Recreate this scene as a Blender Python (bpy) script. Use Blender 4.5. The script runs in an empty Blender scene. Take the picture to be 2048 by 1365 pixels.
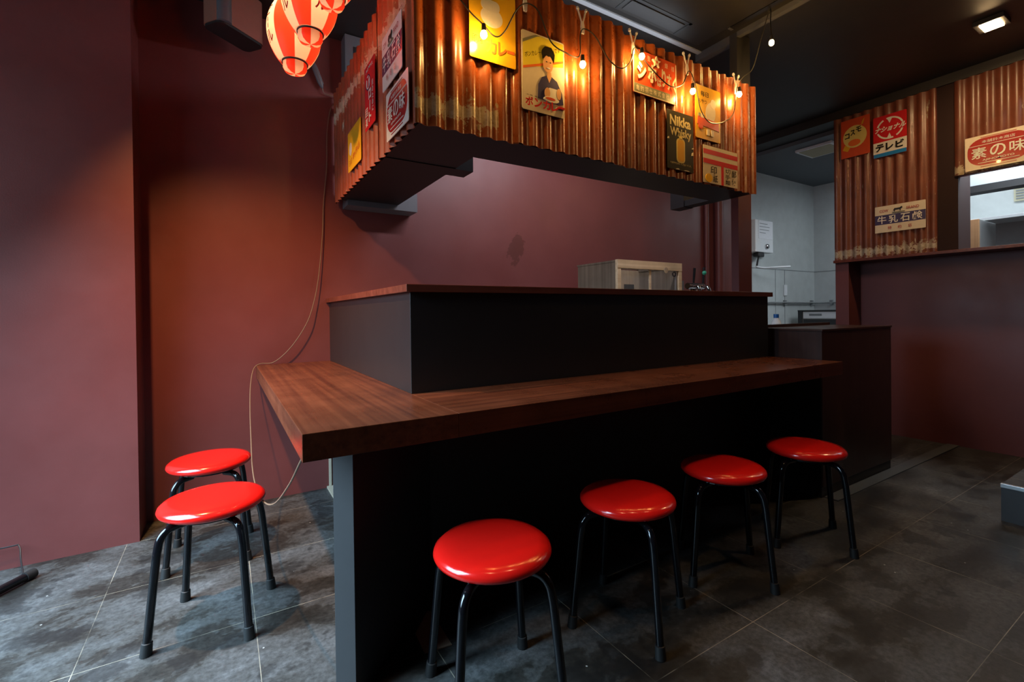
import bpy, bmesh, math, random
from mathutils import Vector, Matrix, Euler

random.seed(7)
SC = bpy.context.scene
COL = SC.collection

# ------------------------------------------------------------------ camera
cam_data = bpy.data.cameras.new('camera')
cam = bpy.data.objects.new('camera', cam_data)
COL.objects.link(cam)
R_ = Vector((0.851331147154617, -0.5244787632519947, -0.012542120317626668))
U_ = Vector((0.014405995565327574, -0.0005272745918194297, 0.9998960892379148))
F_ = Vector((0.5244308774053789, 0.851423366416005, -0.007106753454397609))
cam.matrix_world = Matrix(((R_.x, U_.x, -F_.x, 0.0), (R_.y, U_.y, -F_.y, 0.0), (R_.z, U_.z, -F_.z, 1.08), (0, 0, 0, 1)))
cam_data.sensor_width = 36.0
cam_data.lens = 935.386 / 2048 * 36.0
cam_data.shift_x = (1024 - 1023.757) / 2048
cam_data.shift_y = (633.9035 - 682.5) / 2048
cam_data.clip_start = 0.05
SC.camera = cam

# ------------------------------------------------------------------ world, exposure, large lights
world = bpy.data.worlds.new('world')
SC.world = world
world.use_nodes = True
world.node_tree.nodes['Background'].inputs['Color'].default_value = (0.55, 0.7, 1.0, 1)
world.node_tree.nodes['Background'].inputs['Strength'].default_value = 0.3
SC.view_settings.view_transform = 'Standard'
SC.view_settings.look = 'None'
SC.view_settings.exposure = 0.0
SC.view_settings.gamma = 1.0
SC.view_settings.use_curve_mapping = False


def area_light(name, loc, direction, sx, sy, power, color, spread=180):
    d = bpy.data.lights.new(name, 'AREA')
    d.shape = 'RECTANGLE'
    d.size = sx
    d.size_y = sy
    d.energy = power
    d.color = color
    d.spread = math.radians(spread)
    o = bpy.data.objects.new(name, d)
    COL.objects.link(o)
    o.location = loc
    o.rotation_euler = Vector(direction).to_track_quat('-Z', 'Y').to_euler()
    return o


def spot_light(name, loc, target, power, color, angle, blend, radius):
    d = bpy.data.lights.new(name, 'SPOT')
    d.energy = power
    d.color = color
    d.spot_size = math.radians(angle)
    d.spot_blend = blend
    d.shadow_soft_size = radius
    o = bpy.data.objects.new(name, d)
    COL.objects.link(o)
    o.location = loc
    o.rotation_euler = (Vector(target) - Vector(loc)).to_track_quat('-Z', 'Y').to_euler()
    return o


# daylight through the glazed door on the left of the room
area_light('daylight_door', (-1.55, 1.75, 1.35), (1, -0.05, -1.45), 1.5, 2.0, 142, (0.50, 0.77, 1.0), 112)
area_light('daylight_door_upper', (-1.60, 1.95, 1.6), (1, 0.0, 0.05), 1.5, 1.6, 14, (0.72, 0.86, 1.0))
# kitchen ceiling fluorescent tubes
area_light('kitchen_tube_light', (5.2, 1.1, 2.66), (0.1, 0.1, -1), 0.3, 1.6, 62, (0.84, 0.93, 1.0), 150)
area_light('kitchen_rear_tube_light', (6.15, 1.5, 2.66), (0, 0, -1), 0.4, 1.4, 15, (0.84, 0.93, 1.0))
# worktop tube light hung behind the canopy front
area_light('worktop_tube_light', (1.9, 1.96, 2.66), (0.0, 0.8, -1), 1.2, 0.08, 26, (0.90, 0.88, 1.0))
area_light('worktop_tube_uplight', (1.9, 1.96, 2.68), (0.0, 0.15, 1), 1.2, 0.06, 1.2, (0.85, 0.92, 1.0))
# ceiling track lamps (warm): the one by the lanterns and the row over the stools
spot_light('corner_spot', (-0.48, 2.05, 2.70), (0.30, 2.50, 0.8), 360, (1.0, 0.50, 0.18), 78, 1.0, 0.03)
for lx in (1.05, 2.25):
    spot_light('canopy_spot', (lx, -0.9, 2.72), (lx + 0.08, 1.62, 2.13), 34, (1.0, 0.52, 0.18), 32, 0.7, 0.04)
for lx in (0.3, 1.2, 2.1):
    spot_light('row_spot', (lx, 0.80, 2.70), (lx + 0.1, 0.80, 0.0), 16, (1.0, 0.55, 0.25), 66, 0.8, 0.05)

ZC = 2.83
YB = 3.106
XU = 4.64
XL = 4.867


# ------------------------------------------------------------------ material helpers
def new_mat(name):
    m = bpy.data.materials.new(name)
    m.use_nodes = True
    nt = m.node_tree
    b = nt.nodes['Principled BSDF']
    return m, nt, b


def N(nt, kind, **kw):
    n = nt.nodes.new(kind)
    for k, v in kw.items():
        if k in n.inputs:
            n.inputs[k].default_value = v
        else:
            setattr(n, k, v)
    return n


def L(nt, a, ao, b, bi):
    nt.links.new(a.outputs[ao], b.inputs[bi])


def c4(c):
    return (c[0], c[1], c[2], 1.0)


def ramp(nt, stops, interp='LINEAR'):
    r = nt.nodes.new('ShaderNodeValToRGB')
    r.color_ramp.interpolation = interp
    el = r.color_ramp.elements
    while len(el) < len(stops):
        el.new(0.5)
    for e, (p, c) in zip(el, stops):
        e.position = p
        e.color = c4(c) if len(c) == 3 else c
    return r


def coords(nt, scale=(1, 1, 1), loc=(0, 0, 0), geo=True):
    if geo:
        t = nt.nodes.new('ShaderNodeNewGeometry')
        out = 'Position'
    else:
        t = nt.nodes.new('ShaderNodeTexCoord')
        out = 'Object'
    mp = N(nt, 'ShaderNodeMapping')
    mp.inputs['Scale'].default_value = scale
    mp.inputs['Location'].default_value = loc
    L(nt, t, out, mp, 'Vector')
    return mp


def noise(nt, mp, scale, detail=6, rough=0.6):
    n = N(nt, 'ShaderNodeTexNoise')
    n.inputs['Scale'].default_value = scale
    n.inputs['Detail'].default_value = detail
    n.inputs['Roughness'].default_value = rough
    L(nt, mp, 'Vector', n, 'Vector')
    return n


def mix(nt, fac, a, b):
    """colour mix; fac: (node, out) or float, a/b: (node,out) or colour"""
    m = nt.nodes.new('ShaderNodeMix')
    m.data_type = 'RGBA'
    for key, v in ((0, fac), (6, a), (7, b)):
        if isinstance(v, tuple) and len(v) == 2 and hasattr(v[0], 'outputs'):
            nt.links.new(v[0].outputs[v[1]], m.inputs[key])
        elif key == 0:
            m.inputs[0].default_value = v
        else:
            m.inputs[key].default_value = c4(v)
    return m


def math_n(nt, op, a, b=None):
    m = nt.nodes.new('ShaderNodeMath')
    m.operation = op
    for i, v in enumerate((a, b)):
        if v is None:
            continue
        if isinstance(v, tuple):
            nt.links.new(v[0].outputs[v[1]], m.inputs[i])
        else:
            m.inputs[i].default_value = v
    return m


def plain(name, col, rough=0.5, metal=0.0, coat=0.0, spec=0.5, bump=0.0, bscale=200, var=0.0):
    m, nt, b = new_mat(name)
    b.inputs['Roughness'].default_value = rough
    b.inputs['Metallic'].default_value = metal
    b.inputs['Coat Weight'].default_value = coat
    b.inputs['Specular IOR Level'].default_value = spec
    mp = coords(nt)
    n = noise(nt, mp, 9 if var else 40)
    lo = tuple(x * (1 - var - 0.03) for x in col)
    hi = tuple(min(1, x * (1 + var + 0.03)) for x in col)
    r = ramp(nt, [(0.3, lo), (0.7, hi)])
    L(nt, n, 'Fac', r, 'Fac')
    L(nt, r, 'Color', b, 'Base Color')
    if bump:
        n2 = noise(nt, mp, bscale, 3)
        bp = N(nt, 'ShaderNodeBump')
        bp.inputs['Strength'].default_value = bump
        bp.inputs['Distance'].default_value = 0.002
        L(nt, n2, 'Fac', bp, 'Height')
        L(nt, bp, 'Normal', b, 'Normal')
    return m


def glow(name, col, strength, base=(0.8, 0.8, 0.8)):
    m, nt, b = new_mat(name)
    b.inputs['Base Color'].default_value = c4(base)
    b.inputs['Emission Color'].default_value = c4(col)
    b.inputs['Emission Strength'].default_value = strength
    return m


def wall_mat():
    m, nt, b = new_mat('maroon_wall_paint')
    b.inputs['Specular IOR Level'].default_value = 0.38
    mp = coords(nt)
    n = noise(nt, mp, 1.3, 6, 0.65)
    r = ramp(nt, [(0.3, (0.118, 0.031, 0.028)), (0.7, (0.155, 0.043, 0.040))])
    L(nt, n, 'Fac', r, 'Fac')
    # repainted patch with a torn outline on the wall behind the counter
    sep = N(nt, 'ShaderNodeSeparateXYZ')
    nw = noise(nt, mp, 14, 4, 0.7)
    mp2 = coords(nt, (1, 1, 1))
    sub = N(nt, 'ShaderNodeVectorMath', operation='SUBTRACT')
    L(nt, mp2, 'Vector', sub, 0)
    sub.inputs[1].default_value = (1.965, 3.106, 1.585)
    L(nt, sub, 'Vector', sep, 'Vector')
    ax = math_n(nt, 'MULTIPLY', (sep, 'X'), 12.0)
    az = math_n(nt, 'MULTIPLY', (sep, 'Z'), 7.5)
    ax2 = math_n(nt, 'POWER', (math_n(nt, 'SUBTRACT', (ax, 0), (math_n(nt, 'MULTIPLY', (az, 0), 0.45), 0)), 0), 2.0)
    az2 = math_n(nt, 'POWER', (az, 0), 2.0)
    d = math_n(nt, 'ADD', (ax2, 0), (az2, 0))
    dn = math_n(nt, 'ADD', (d, 0), (math_n(nt, 'MULTIPLY', (math_n(nt, 'SUBTRACT', (nw, 'Fac'), 0.5), 0), 5.0), 0))
    mk = math_n(nt, 'LESS_THAN', (dn, 0), 0.55)
    mkx = math_n(nt, 'MULTIPLY', (mk, 0), 0.75)
    mx = mix(nt, (mkx, 0), (r, 'Color'), (0.075, 0.018, 0.014))
    L(nt, mx, 2, b, 'Base Color')
    n2 = noise(nt, mp, 3.0, 5)
    rr = ramp(nt, [(0.3, (0.36,) * 3), (0.7, (0.5,) * 3)])
    L(nt, n2, 'Fac', rr, 'Fac')
    L(nt, rr, 'Color', b, 'Roughness')
    n3 = noise(nt, mp, 160, 3)
    bp = N(nt, 'ShaderNodeBump')
    bp.inputs['Strength'].default_value = 0.12
    bp.inputs['Distance'].default_value = 0.002
    L(nt, n3, 'Fac', bp, 'Height')
    L(nt, bp, 'Normal', b, 'Normal')
    return m


def floor_mat():
    m, nt, b = new_mat('slate_floor_tile')
    mp = coords(nt)
    sep = N(nt, 'ShaderNodeSeparateXYZ')
    L(nt, mp, 'Vector', sep, 'Vector')

    def line(axis, off, pitch, w):
        a = math_n(nt, 'SUBTRACT', (sep, axis), off)
        a = math_n(nt, 'DIVIDE', (a, 0), pitch)
        a = math_n(nt, 'ADD', (a, 0), 0.5)
        a = math_n(nt, 'FLOORED_MODULO', (a, 0), 1.0)
        a = math_n(nt, 'SUBTRACT', (a, 0), 0.5)
        a = math_n(nt, 'ABSOLUTE', (a, 0))
        return math_n(nt, 'LESS_THAN', (a, 0), w / pitch)

    lx = line('X', 0.080, 0.4885, 0.0011)
    ly = line('Y', 0.942, 0.482, 0.0011)
    grout = math_n(nt, 'MAXIMUM', (lx, 0), (ly, 0))
    # distort for natural cleft slate
    dn = noise(nt, mp, 2.2, 5, 0.6)
    vm = N(nt, 'ShaderNodeVectorMath', operation='MULTIPLY_ADD')
    L(nt, dn, 'Color', vm, 0)
    vm.inputs[1].default_value = (0.22, 0.22, 0.22)
    L(nt, mp, 'Vector', vm, 2)
    mp3 = N(nt, 'ShaderNodeMapping')
    mp3.inputs['Rotation'].default_value = (0, 0, -0.35)
    mp3.inputs['Scale'].default_value = (2.5, 3.9, 1)
    L(nt, vm, 'Vector', mp3, 'Vector')
    n1 = noise(nt, mp3, 1.25, 10, 0.66)
    r1 = ramp(nt, [(0.34, (0.014, 0.013, 0.011)), (0.455, (0.024, 0.022, 0.019)), (0.475, (0.040, 0.039, 0.036)), (0.58, (0.058, 0.058, 0.057)), (0.74, (0.110, 0.112, 0.113))])
    L(nt, n1, 'Fac', r1, 'Fac')
    n4 = noise(nt, mp, 55, 5, 0.7)
    r4 = ramp(nt, [(0.35, (0.6,) * 3), (0.7, (1.45,) * 3)])
    L(nt, n4, 'Fac', r4, 'Fac')
    mul = nt.nodes.new('ShaderNodeMix')
    mul.data_type = 'RGBA'
    mul.blend_type = 'MULTIPLY'
    mul.inputs[0].default_value = 1.0
    L(nt, r1, 'Color', mul, 6)
    L(nt, r4, 'Color', mul, 7)
    # damp dark footprints
    n5 = noise(nt, mp, 5.2, 5, 0.55)
    r5 = ramp(nt, [(0.565, (0, 0, 0)), (0.60, (1, 1, 1))])
    L(nt, n5, 'Fac', r5, 'Fac')
    damp = math_n(nt, 'MULTIPLY', (r5, 'Color'), 0.62)
    mx = mix(nt, (damp, 0), (mul, 2), (0.008, 0.008, 0.008))
    # white specks
    n6 = N(nt, 'ShaderNodeTexVoronoi')
    n6.inputs['Scale'].default_value = 9
    L(nt, mp, 'Vector', n6, 'Vector')
    sp = math_n(nt, 'LESS_THAN', (n6, 'Distance'), 0.028)
    mx2 = mix(nt, (math_n(nt, 'MULTIPLY', (sp, 0), 0.6), 0), (mx, 2), (0.5, 0.5, 0.48))
    # grout, partly filled with dirt
    n7 = noise(nt, mp, 6, 3)
    r7 = ramp(nt, [(0.36, (0.05,) * 3), (0.6, (0.8,) * 3)])
    L(nt, n7, 'Fac', r7, 'Fac')
    gm = math_n(nt, 'MULTIPLY', (grout, 0), (r7, 'Color'))
    mx3 = mix(nt, (gm, 0), (mx2, 2), (0.36, 0.31, 0.23))
    L(nt, mx3, 2, b, 'Base Color')
    rr = ramp(nt, [(0.35, (0.40,) * 3), (0.7, (0.62,) * 3)])
    L(nt, n1, 'Fac', rr, 'Fac')
    L(nt, rr, 'Color', b, 'Roughness')
    b.inputs['Specular IOR Level'].default_value = 0.4
    bp = N(nt, 'ShaderNodeBump')
    bp.inputs['Strength'].default_value = 0.25
    bp.inputs['Distance'].default_value = 0.006
    L(nt, n1, 'Fac', bp, 'Height')
    L(nt, bp, 'Normal', b, 'Normal')
    return m


def wood_mat(name, dark, light, axis='X', rough=0.32, scale=26, coat=0.0):
    m, nt, b = new_mat(name)
    s = {'X': (0.5, scale, scale), 'Y': (scale, 0.5, scale), 'Z': (scale, scale, 0.5)}[axis]
    mp = coords(nt, s)
    n = noise(nt, mp, 1.6, 5, 0.6)
    r = ramp(nt, [(0.3, dark), (0.66, light)])
    L(nt, n, 'Fac', r, 'Fac')
    mpb = coords(nt)
    n2 = noise(nt, mpb, 5, 5, 0.6)
    r2 = ramp(nt, [(0.3, (0.82,) * 3), (0.7, (1.18,) * 3)])
    L(nt, n2, 'Fac', r2, 'Fac')
    mul = nt.nodes.new('ShaderNodeMix')
    mul.data_type = 'RGBA'
    mul.blend_type = 'MULTIPLY'
    mul.inputs[0].default_value = 1.0
    L(nt, r, 'Color', mul, 6)
    L(nt, r2, 'Color', mul, 7)
    L(nt, mul, 2, b, 'Base Color')
    rr = ramp(nt, [(0.3, (rough - 0.05,) * 3), (0.7, (rough + 0.1,) * 3)])
    L(nt, n2, 'Fac', rr, 'Fac')
    L(nt, rr, 'Color', b, 'Roughness')
    b.inputs['Coat Weight'].default_value = coat
    b.inputs['Specular IOR Level'].default_value = 0.32
    return m


def sheet_mat(name, base, band_z, band_w, wear=0.0, rough=0.3, bandx=None):
    """red-brown painted corrugated iron, worn to bare zinc in upright streaks and along one lap line"""
    m, nt, b = new_mat(name)
    mp = coords(nt, (1, 1, 0.22))
    n = noise(nt, mp, 30, 6, 0.72)
    streak = ramp(nt, [(0.66 - wear, (0, 0, 0)), (0.70 - wear, (1, 1, 1))])
    L(nt, n, 'Fac', streak, 'Fac')
    mpb = coords(nt)
    big = noise(nt, mpb, 2.6, 4, 0.6)
    bigr = ramp(nt, [(0.42, (0, 0, 0)), (0.62, (1, 1, 1))])
    L(nt, big, 'Fac', bigr, 'Fac')
    worn = math_n(nt, 'MULTIPLY', (streak, 'Color'), (bigr, 'Color'))
    mps = coords(nt, (1, 1, 0.10))
    scn = noise(nt, mps, 75, 4, 0.75)
    scr = ramp(nt, [(0.685, (0, 0, 0)), (0.71, (1, 1, 1))])
    L(nt, scn, 'Fac', scr, 'Fac')
    worn = math_n(nt, 'MAXIMUM', (worn, 0), (scr, 'Color'))
    sep = N(nt, 'ShaderNodeSeparateXYZ')
    L(nt, mpb, 'Vector', sep, 'Vector')
    fine = noise(nt, mpb, 22, 5, 0.7)
    dz = math_n(nt, 'ABSOLUTE', (math_n(nt, 'SUBTRACT', (sep, 'Z'), band_z), 0))
    dz = math_n(nt, 'ADD', (dz, 0), (math_n(nt, 'MULTIPLY', (math_n(nt, 'SUBTRACT', (fine, 'Fac'), 0.5), 0), 0.22), 0))
    bm_ = math_n(nt, 'LESS_THAN', (dz, 0), band_w)
    if bandx is not None:
        ax, lo, hi = bandx
        g1 = math_n(nt, 'GREATER_THAN', (sep, ax), lo)
        g2 = math_n(nt, 'LESS_THAN', (sep, ax), hi)
        bm_ = math_n(nt, 'MULTIPLY', (bm_, 0), (math_n(nt, 'MULTIPLY', (g1, 0), (g2, 0)), 0))
    bm_ = math_n(nt, 'MULTIPLY', (bm_, 0), 0.8)
    worn = math_n(nt, 'MAXIMUM', (worn, 0), (bm_, 0))
    n8 = noise(nt, mpb, 5, 5, 0.6)
    br = ramp(nt, [(0.3, tuple(c * 0.68 for c in base)), (0.7, tuple(c * 1.25 for c in base))])
    L(nt, n8, 'Fac', br, 'Fac')
    zr = ramp(nt, [(0.35, (0.30, 0.24, 0.15)), (0.65, (0.56, 0.50, 0.38))])
    L(nt, fine, 'Fac', zr, 'Fac')
    mx = mix(nt, (worn, 0), (br, 'Color'), (zr, 'Color'))
    L(nt, mx, 2, b, 'Base Color')
    rr = ramp(nt, [(0.35, (rough - 0.08,) * 3), (0.65, (rough + 0.12,) * 3)])
    L(nt, fine, 'Fac', rr, 'Fac')
    L(nt, rr, 'Color', b, 'Roughness')
    bp = N(nt, 'ShaderNodeBump')
    bp.inputs['Strength'].default_value = 0.10
    bp.inputs['Distance'].default_value = 0.002
    L(nt, fine, 'Fac', bp, 'Height')
    L(nt, bp, 'Normal', b, 'Normal')
    return m


M_wall = wall_mat()
M_floor = floor_mat()
M_ceil = plain('black_ceiling_paint', (0.022, 0.021, 0.020), 0.55, var=0.1)
M_ceiltrim = plain('grey_ceiling_trim', (0.085, 0.09, 0.10), 0.5)
M_post = plain('dark_grey_post_paint', (0.030, 0.030, 0.032), 0.5)
M_hood = plain('pale_hood_steel', (0.42, 0.47, 0.50), 0.4)
M_jamb = plain('dark_maroon_jamb', (0.022, 0.009, 0.008), 0.75, spec=0.25)
M_alu = plain('pale_aluminium_trim', (0.45, 0.48, 0.52), 0.45)
M_kwall = plain('white_kitchen_panel', (0.50, 0.54, 0.54), 0.45, var=0.03)
M_kceil = plain('grey_kitchen_ceiling', (0.10, 0.115, 0.13), 0.6)
M_joint = plain('panel_joint', (0.22, 0.24, 0.25), 0.7)
M_top = wood_mat('counter_laminate_lengthwise', (0.060, 0.016, 0.008), (0.130, 0.038, 0.016), 'X', 0.27)
M_topy = wood_mat('counter_laminate_crosswise', (0.060, 0.016, 0.008), (0.130, 0.038, 0.016), 'Y', 0.27)
M_cap = wood_mat('ledge_laminate', (0.090, 0.020, 0.011), (0.15, 0.036, 0.019), 'X')
M_riser = plain('charcoal_laminate', (0.013, 0.012, 0.0115), 0.36, var=0.05)
M_panel = plain('charcoal_panel_edge', (0.032, 0.031, 0.032), 0.5, var=0.05)
M_knee = plain('black_knee_panel', (0.016, 0.015, 0.015), 0.5)
M_gate = wood_mat('dark_brown_laminate', (0.028, 0.013, 0.011), (0.045, 0.020, 0.016), 'Z')
M_canopyblk = plain('black_timber_paint', (0.007, 0.0065, 0.0065), 0.5, spec=0.35)
M_sheet = sheet_mat('rust_red_corrugated_front', (0.25, 0.060, 0.014), 1.862, 0.035, 0.0, 0.30, ('X', 0.5, 0.96))
M_sheet2 = sheet_mat('rust_red_corrugated_side', (0.24, 0.052, 0.020), 2.30, 0.032, 0.02, 0.42)
M_sheet3 = sheet_mat('rust_red_corrugated_right', (0.17, 0.050, 0.026), 1.565, 0.03, 0.03, 0.36)
M_sheet4 = sheet_mat('rust_red_corrugated_header', (0.14, 0.042, 0.022), 2.09, 0.03, 0.0, 0.36)
M_seat = plain('red_vinyl', (0.64, 0.009, 0.006), 0.17, coat=0.1)
M_leg = plain('black_gloss_tube', (0.004, 0.004, 0.005), 0.10)
M_chrome = plain('chrome', (0.6, 0.6, 0.62), 0.15, metal=1.0)
M_rubber = plain('black_rubber', (0.007, 0.007, 0.007), 0.6)
M_cord = plain('beige_cord', (0.16, 0.10, 0.06), 0.45)
M_black = plain('black_plastic', (0.012, 0.012, 0.013), 0.4)
M_greybox = plain('grey_steel_box', (0.09, 0.095, 0.105), 0.45)
M_lightwood = wood_mat('pale_wood', (0.46, 0.33, 0.19), (0.62, 0.48, 0.30), 'X', 0.5)
M_tanply = wood_mat('tan_plywood', (0.26, 0.20, 0.13), (0.38, 0.30, 0.20), 'Z', 0.55)
M_sideply = wood_mat('grey_brown_plywood', (0.10, 0.075, 0.05), (0.17, 0.13, 0.09), 'Z', 0.6)
M_steel = plain('brushed_steel', (0.50, 0.52, 0.53), 0.32, metal=0.8)
M_whitepl = plain('white_plastic', (0.75, 0.78, 0.80), 0.4)
M_paper = plain('white_paper', (0.78, 0.80, 0.84), 0.7)
M_bluecap = plain('blue_plastic_cap', (0.01, 0.09, 0.30), 0.4)
M_green = plain('green_plastic', (0.04, 0.36, 0.22), 0.4)
M_beige = plain('beige_edge_strip', (0.42, 0.36, 0.27), 0.6)
M_brownwood = wood_mat('brown_wood_door', (0.20, 0.11, 0.05), (0.32, 0.18, 0.09), 'Z', 0.45)
M_strip = plain('grey_threshold_strip', (0.065, 0.072, 0.075), 0.45)
M_oven = plain('oven_enamel', (0.42, 0.42, 0.38), 0.4)
M_kblack = plain('dark_hood_lip', (0.02, 0.022, 0.024), 0.5)

# print colours on enamel signs


def enamel(name, col):
    return plain('enamel_' + name, col, 0.22, coat=0.2)


E_white = enamel('white', (0.72, 0.69, 0.62))
E_cream = enamel('cream', (0.66, 0.58, 0.44))
E_red = enamel('red', (0.55, 0.018, 0.022))
E_darkred = enamel('dark_red', (0.36, 0.022, 0.020))
E_yellow = enamel('yellow', (0.80, 0.46, 0.02))
E_lemon = enamel('lemon', (0.70, 0.58, 0.05))
E_gold = enamel('gold', (0.62, 0.34, 0.02))
E_orange = enamel('orange', (0.70, 0.15, 0.03))
E_orangered = enamel('orange_red', (0.55, 0.075, 0.025))
E_purple = enamel('purple', (0.10, 0.035, 0.09))
E_navy = enamel('navy', (0.045, 0.04, 0.11))
E_black = enamel('black', (0.018, 0.016, 0.012))
E_olive = enamel('olive_black', (0.032, 0.028, 0.014))
E_blue = enamel('blue', (0.02, 0.20, 0.52))
E_skin = enamel('skin', (0.60, 0.33, 0.16))
E_straw = enamel('straw', (0.62, 0.50, 0.16))
E_oldgold = enamel('old_gold', (0.52, 0.44, 0.22))
E_greygreen = enamel('grey_green', (0.20, 0.20, 0.13))


def bulb_mat(name, col, strength):
    return glow(name, col, strength, (0.9, 0.8, 0.6))


M_bulb = bulb_mat('warm_bulb', (1.0, 0.54, 0.15), 560)
M_lamp = glow('warm_led_panel', (1.0, 0.64, 0.30), 420, (0.9, 0.85, 0.7))


def lantern_mat(name, col, tr):
    m, nt, b = new_mat(name)
    b.inputs['Base Color'].default_value = c4(col)
    b.inputs['Roughness'].default_value = 0.35
    t = nt.nodes.new('ShaderNodeBsdfTranslucent')
    t.inputs['Color'].default_value = c4(tr)
    ms = nt.nodes.new('ShaderNodeMixShader')
    ms.inputs[0].default_value = 0.6
    out = nt.nodes['Material Output']
    L(nt, b, 'BSDF', ms, 1)
    L(nt, t, 'BSDF', ms, 2)
    L(nt, ms, 'Shader', out, 'Surface')
    return m


M_lanred = lantern_mat('red_lantern_film', (0.75, 0.03, 0.015), (0.95, 0.07, 0.025))
M_lanwhite = lantern_mat('white_lantern_film', (0.80, 0.72, 0.62), (0.92, 0.70, 0.48))


def clear_mat():
    m, nt, b = new_mat('clear_plastic')
    b.inputs['Base Color'].default_value = (0.9, 0.9, 0.9, 1)
    b.inputs['Roughness'].default_value = 0.1
    t = nt.nodes.new('ShaderNodeBsdfTransparent')
    ms = nt.nodes.new('ShaderNodeMixShader')
    ms.inputs[0].default_value = 0.45
    out = nt.nodes['Material Output']
    L(nt, b, 'BSDF', ms, 1)
    L(nt, t, 'BSDF', ms, 2)
    L(nt, ms, 'Shader', out, 'Surface')
    return m


M_clear = clear_mat()


def pane_mat():
    m, nt, b = new_mat('clear_glass_pane')
    b.inputs['Base Color'].default_value = (0.8, 0.85, 0.85, 1)
    b.inputs['Roughness'].default_value = 0.08
    t = nt.nodes.new('ShaderNodeBsdfTransparent')
    ms = nt.nodes.new('ShaderNodeMixShader')
    ms.inputs[0].default_value = 0.96
    out = nt.nodes['Material Output']
    L(nt, b, 'BSDF', ms, 1)
    L(nt, t, 'BSDF', ms, 2)
    L(nt, ms, 'Shader', out, 'Surface')
    return m


M_pane = pane_mat()


# ------------------------------------------------------------------ mesh helpers
def link(name, bm, mat, parent=None, smooth=False, bevel=0.0):
    me = bpy.data.meshes.new(name)
    bmesh.ops.recalc_face_normals(bm, faces=bm.faces[:])
    bm.to_mesh(me)
    bm.free()
    mats = mat if isinstance(mat, (list, tuple)) else [mat]
    for x in mats:
        me.materials.append(x)
    if smooth:
        for p in me.polygons:
            p.use_smooth = True
    o = bpy.data.objects.new(name, me)
    COL.objects.link(o)
    if parent is not None:
        o.parent = parent
    if bevel:
        md = o.modifiers.new('bevel', 'BEVEL')
        md.width = bevel
        md.segments = 2
        md.limit_method = 'ANGLE'
    return o


def smooth_by_angle(o, deg=35):
    me = o.data
    for p in me.polygons:
        p.use_smooth = True
    bm = bmesh.new()
    bm.from_mesh(me)
    for e in bm.edges:
        if len(e.link_faces) == 2 and e.calc_face_angle(0) > math.radians(deg):
            e.smooth = False
    bm.to_mesh(me)
    bm.free()


def add_box(bm, a, b):
    x0, y0, z0 = (min(a[i], b[i]) for i in range(3))
    x1, y1, z1 = (max(a[i], b[i]) for i in range(3))
    v = [bm.verts.new(p) for p in ((x0, y0, z0), (x1, y0, z0), (x1, y1, z0), (x0, y1, z0), (x0, y0, z1), (x1, y0, z1), (x1, y1, z1), (x0, y1, z1))]
    for f in ((0, 3, 2, 1), (4, 5, 6, 7), (0, 1, 5, 4), (1, 2, 6, 5), (2, 3, 7, 6), (3, 0, 4, 7)):
        bm.faces.new([v[i] for i in f])
    return v


def box(name, a, b, mat, parent=None, bevel=0.0, off=None):
    bm = bmesh.new()
    if off is not None:
        a = tuple(a[i] - off[i] for i in range(3))
        b = tuple(b[i] - off[i] for i in range(3))
    add_box(bm, a, b)
    return link(name, bm, mat, parent, bevel=bevel)


def add_prism(bm, pts, z0, z1, M=None):
    """extrude polygon pts (x,y) from z0 to z1; M maps to space"""
    M = M or Matrix()
    lo = [bm.verts.new(M @ Vector((p[0], p[1], z0))) for p in pts]
    hi = [bm.verts.new(M @ Vector((p[0], p[1], z1))) for p in pts]
    n = len(pts)
    bm.faces.new(lo[::-1])
    bm.faces.new(hi)
    for i in range(n):
        j = (i + 1) % n
        bm.faces.new((lo[i], lo[j], hi[j], hi[i]))


def add_lathe(bm, prof, seg=32, M=None, cap=True, mat_fn=None):
    M = M or Matrix()
    rings = []
    for r, z in prof:
        if r < 1e-6:
            rings.append([bm.verts.new(M @ Vector((0, 0, z)))])
        else:
            rings.append([bm.verts.new(M @ Vector((r * math.cos(2 * math.pi * k / seg), r * math.sin(2 * math.pi * k / seg), z))) for k in range(seg)])
    for a, b in zip(rings[:-1], rings[1:]):
        for k in range(seg):
            k2 = (k + 1) % seg
            if len(a) == 1 and len(b) == 1:
                continue
            if len(a) == 1:
                f = bm.faces.new((a[0], b[k2], b[k]))
            elif len(b) == 1:
                f = bm.faces.new((a[k], a[k2], b[0]))
            else:
                f = bm.faces.new((a[k], a[k2], b[k2], b[k]))
            if mat_fn:
                f.material_index = mat_fn(k)
    if cap:
        for ring in (rings[0], rings[-1]):
            if len(ring) > 2:
                bm.faces.new(ring)


def catmull(pts, n=6):
    pts = [Vector(p) for p in pts]
    out = []
    P = [pts[0] * 2 - pts[1]] + pts + [pts[-1] * 2 - pts[-2]]
    for i in range(1, len(P) - 2):
        p0, p1, p2, p3 = P[i - 1], P[i], P[i + 1], P[i + 2]
        for k in range(n):
            t = k / n
            out.append(0.5 * ((2 * p1) + (p2 - p0) * t + (2 * p0 - 5 * p1 + 4 * p2 - p3) * t * t + (3 * p1 - p0 - 3 * p2 + p3) * t ** 3))
    out.append(pts[-1])
    return out


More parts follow.
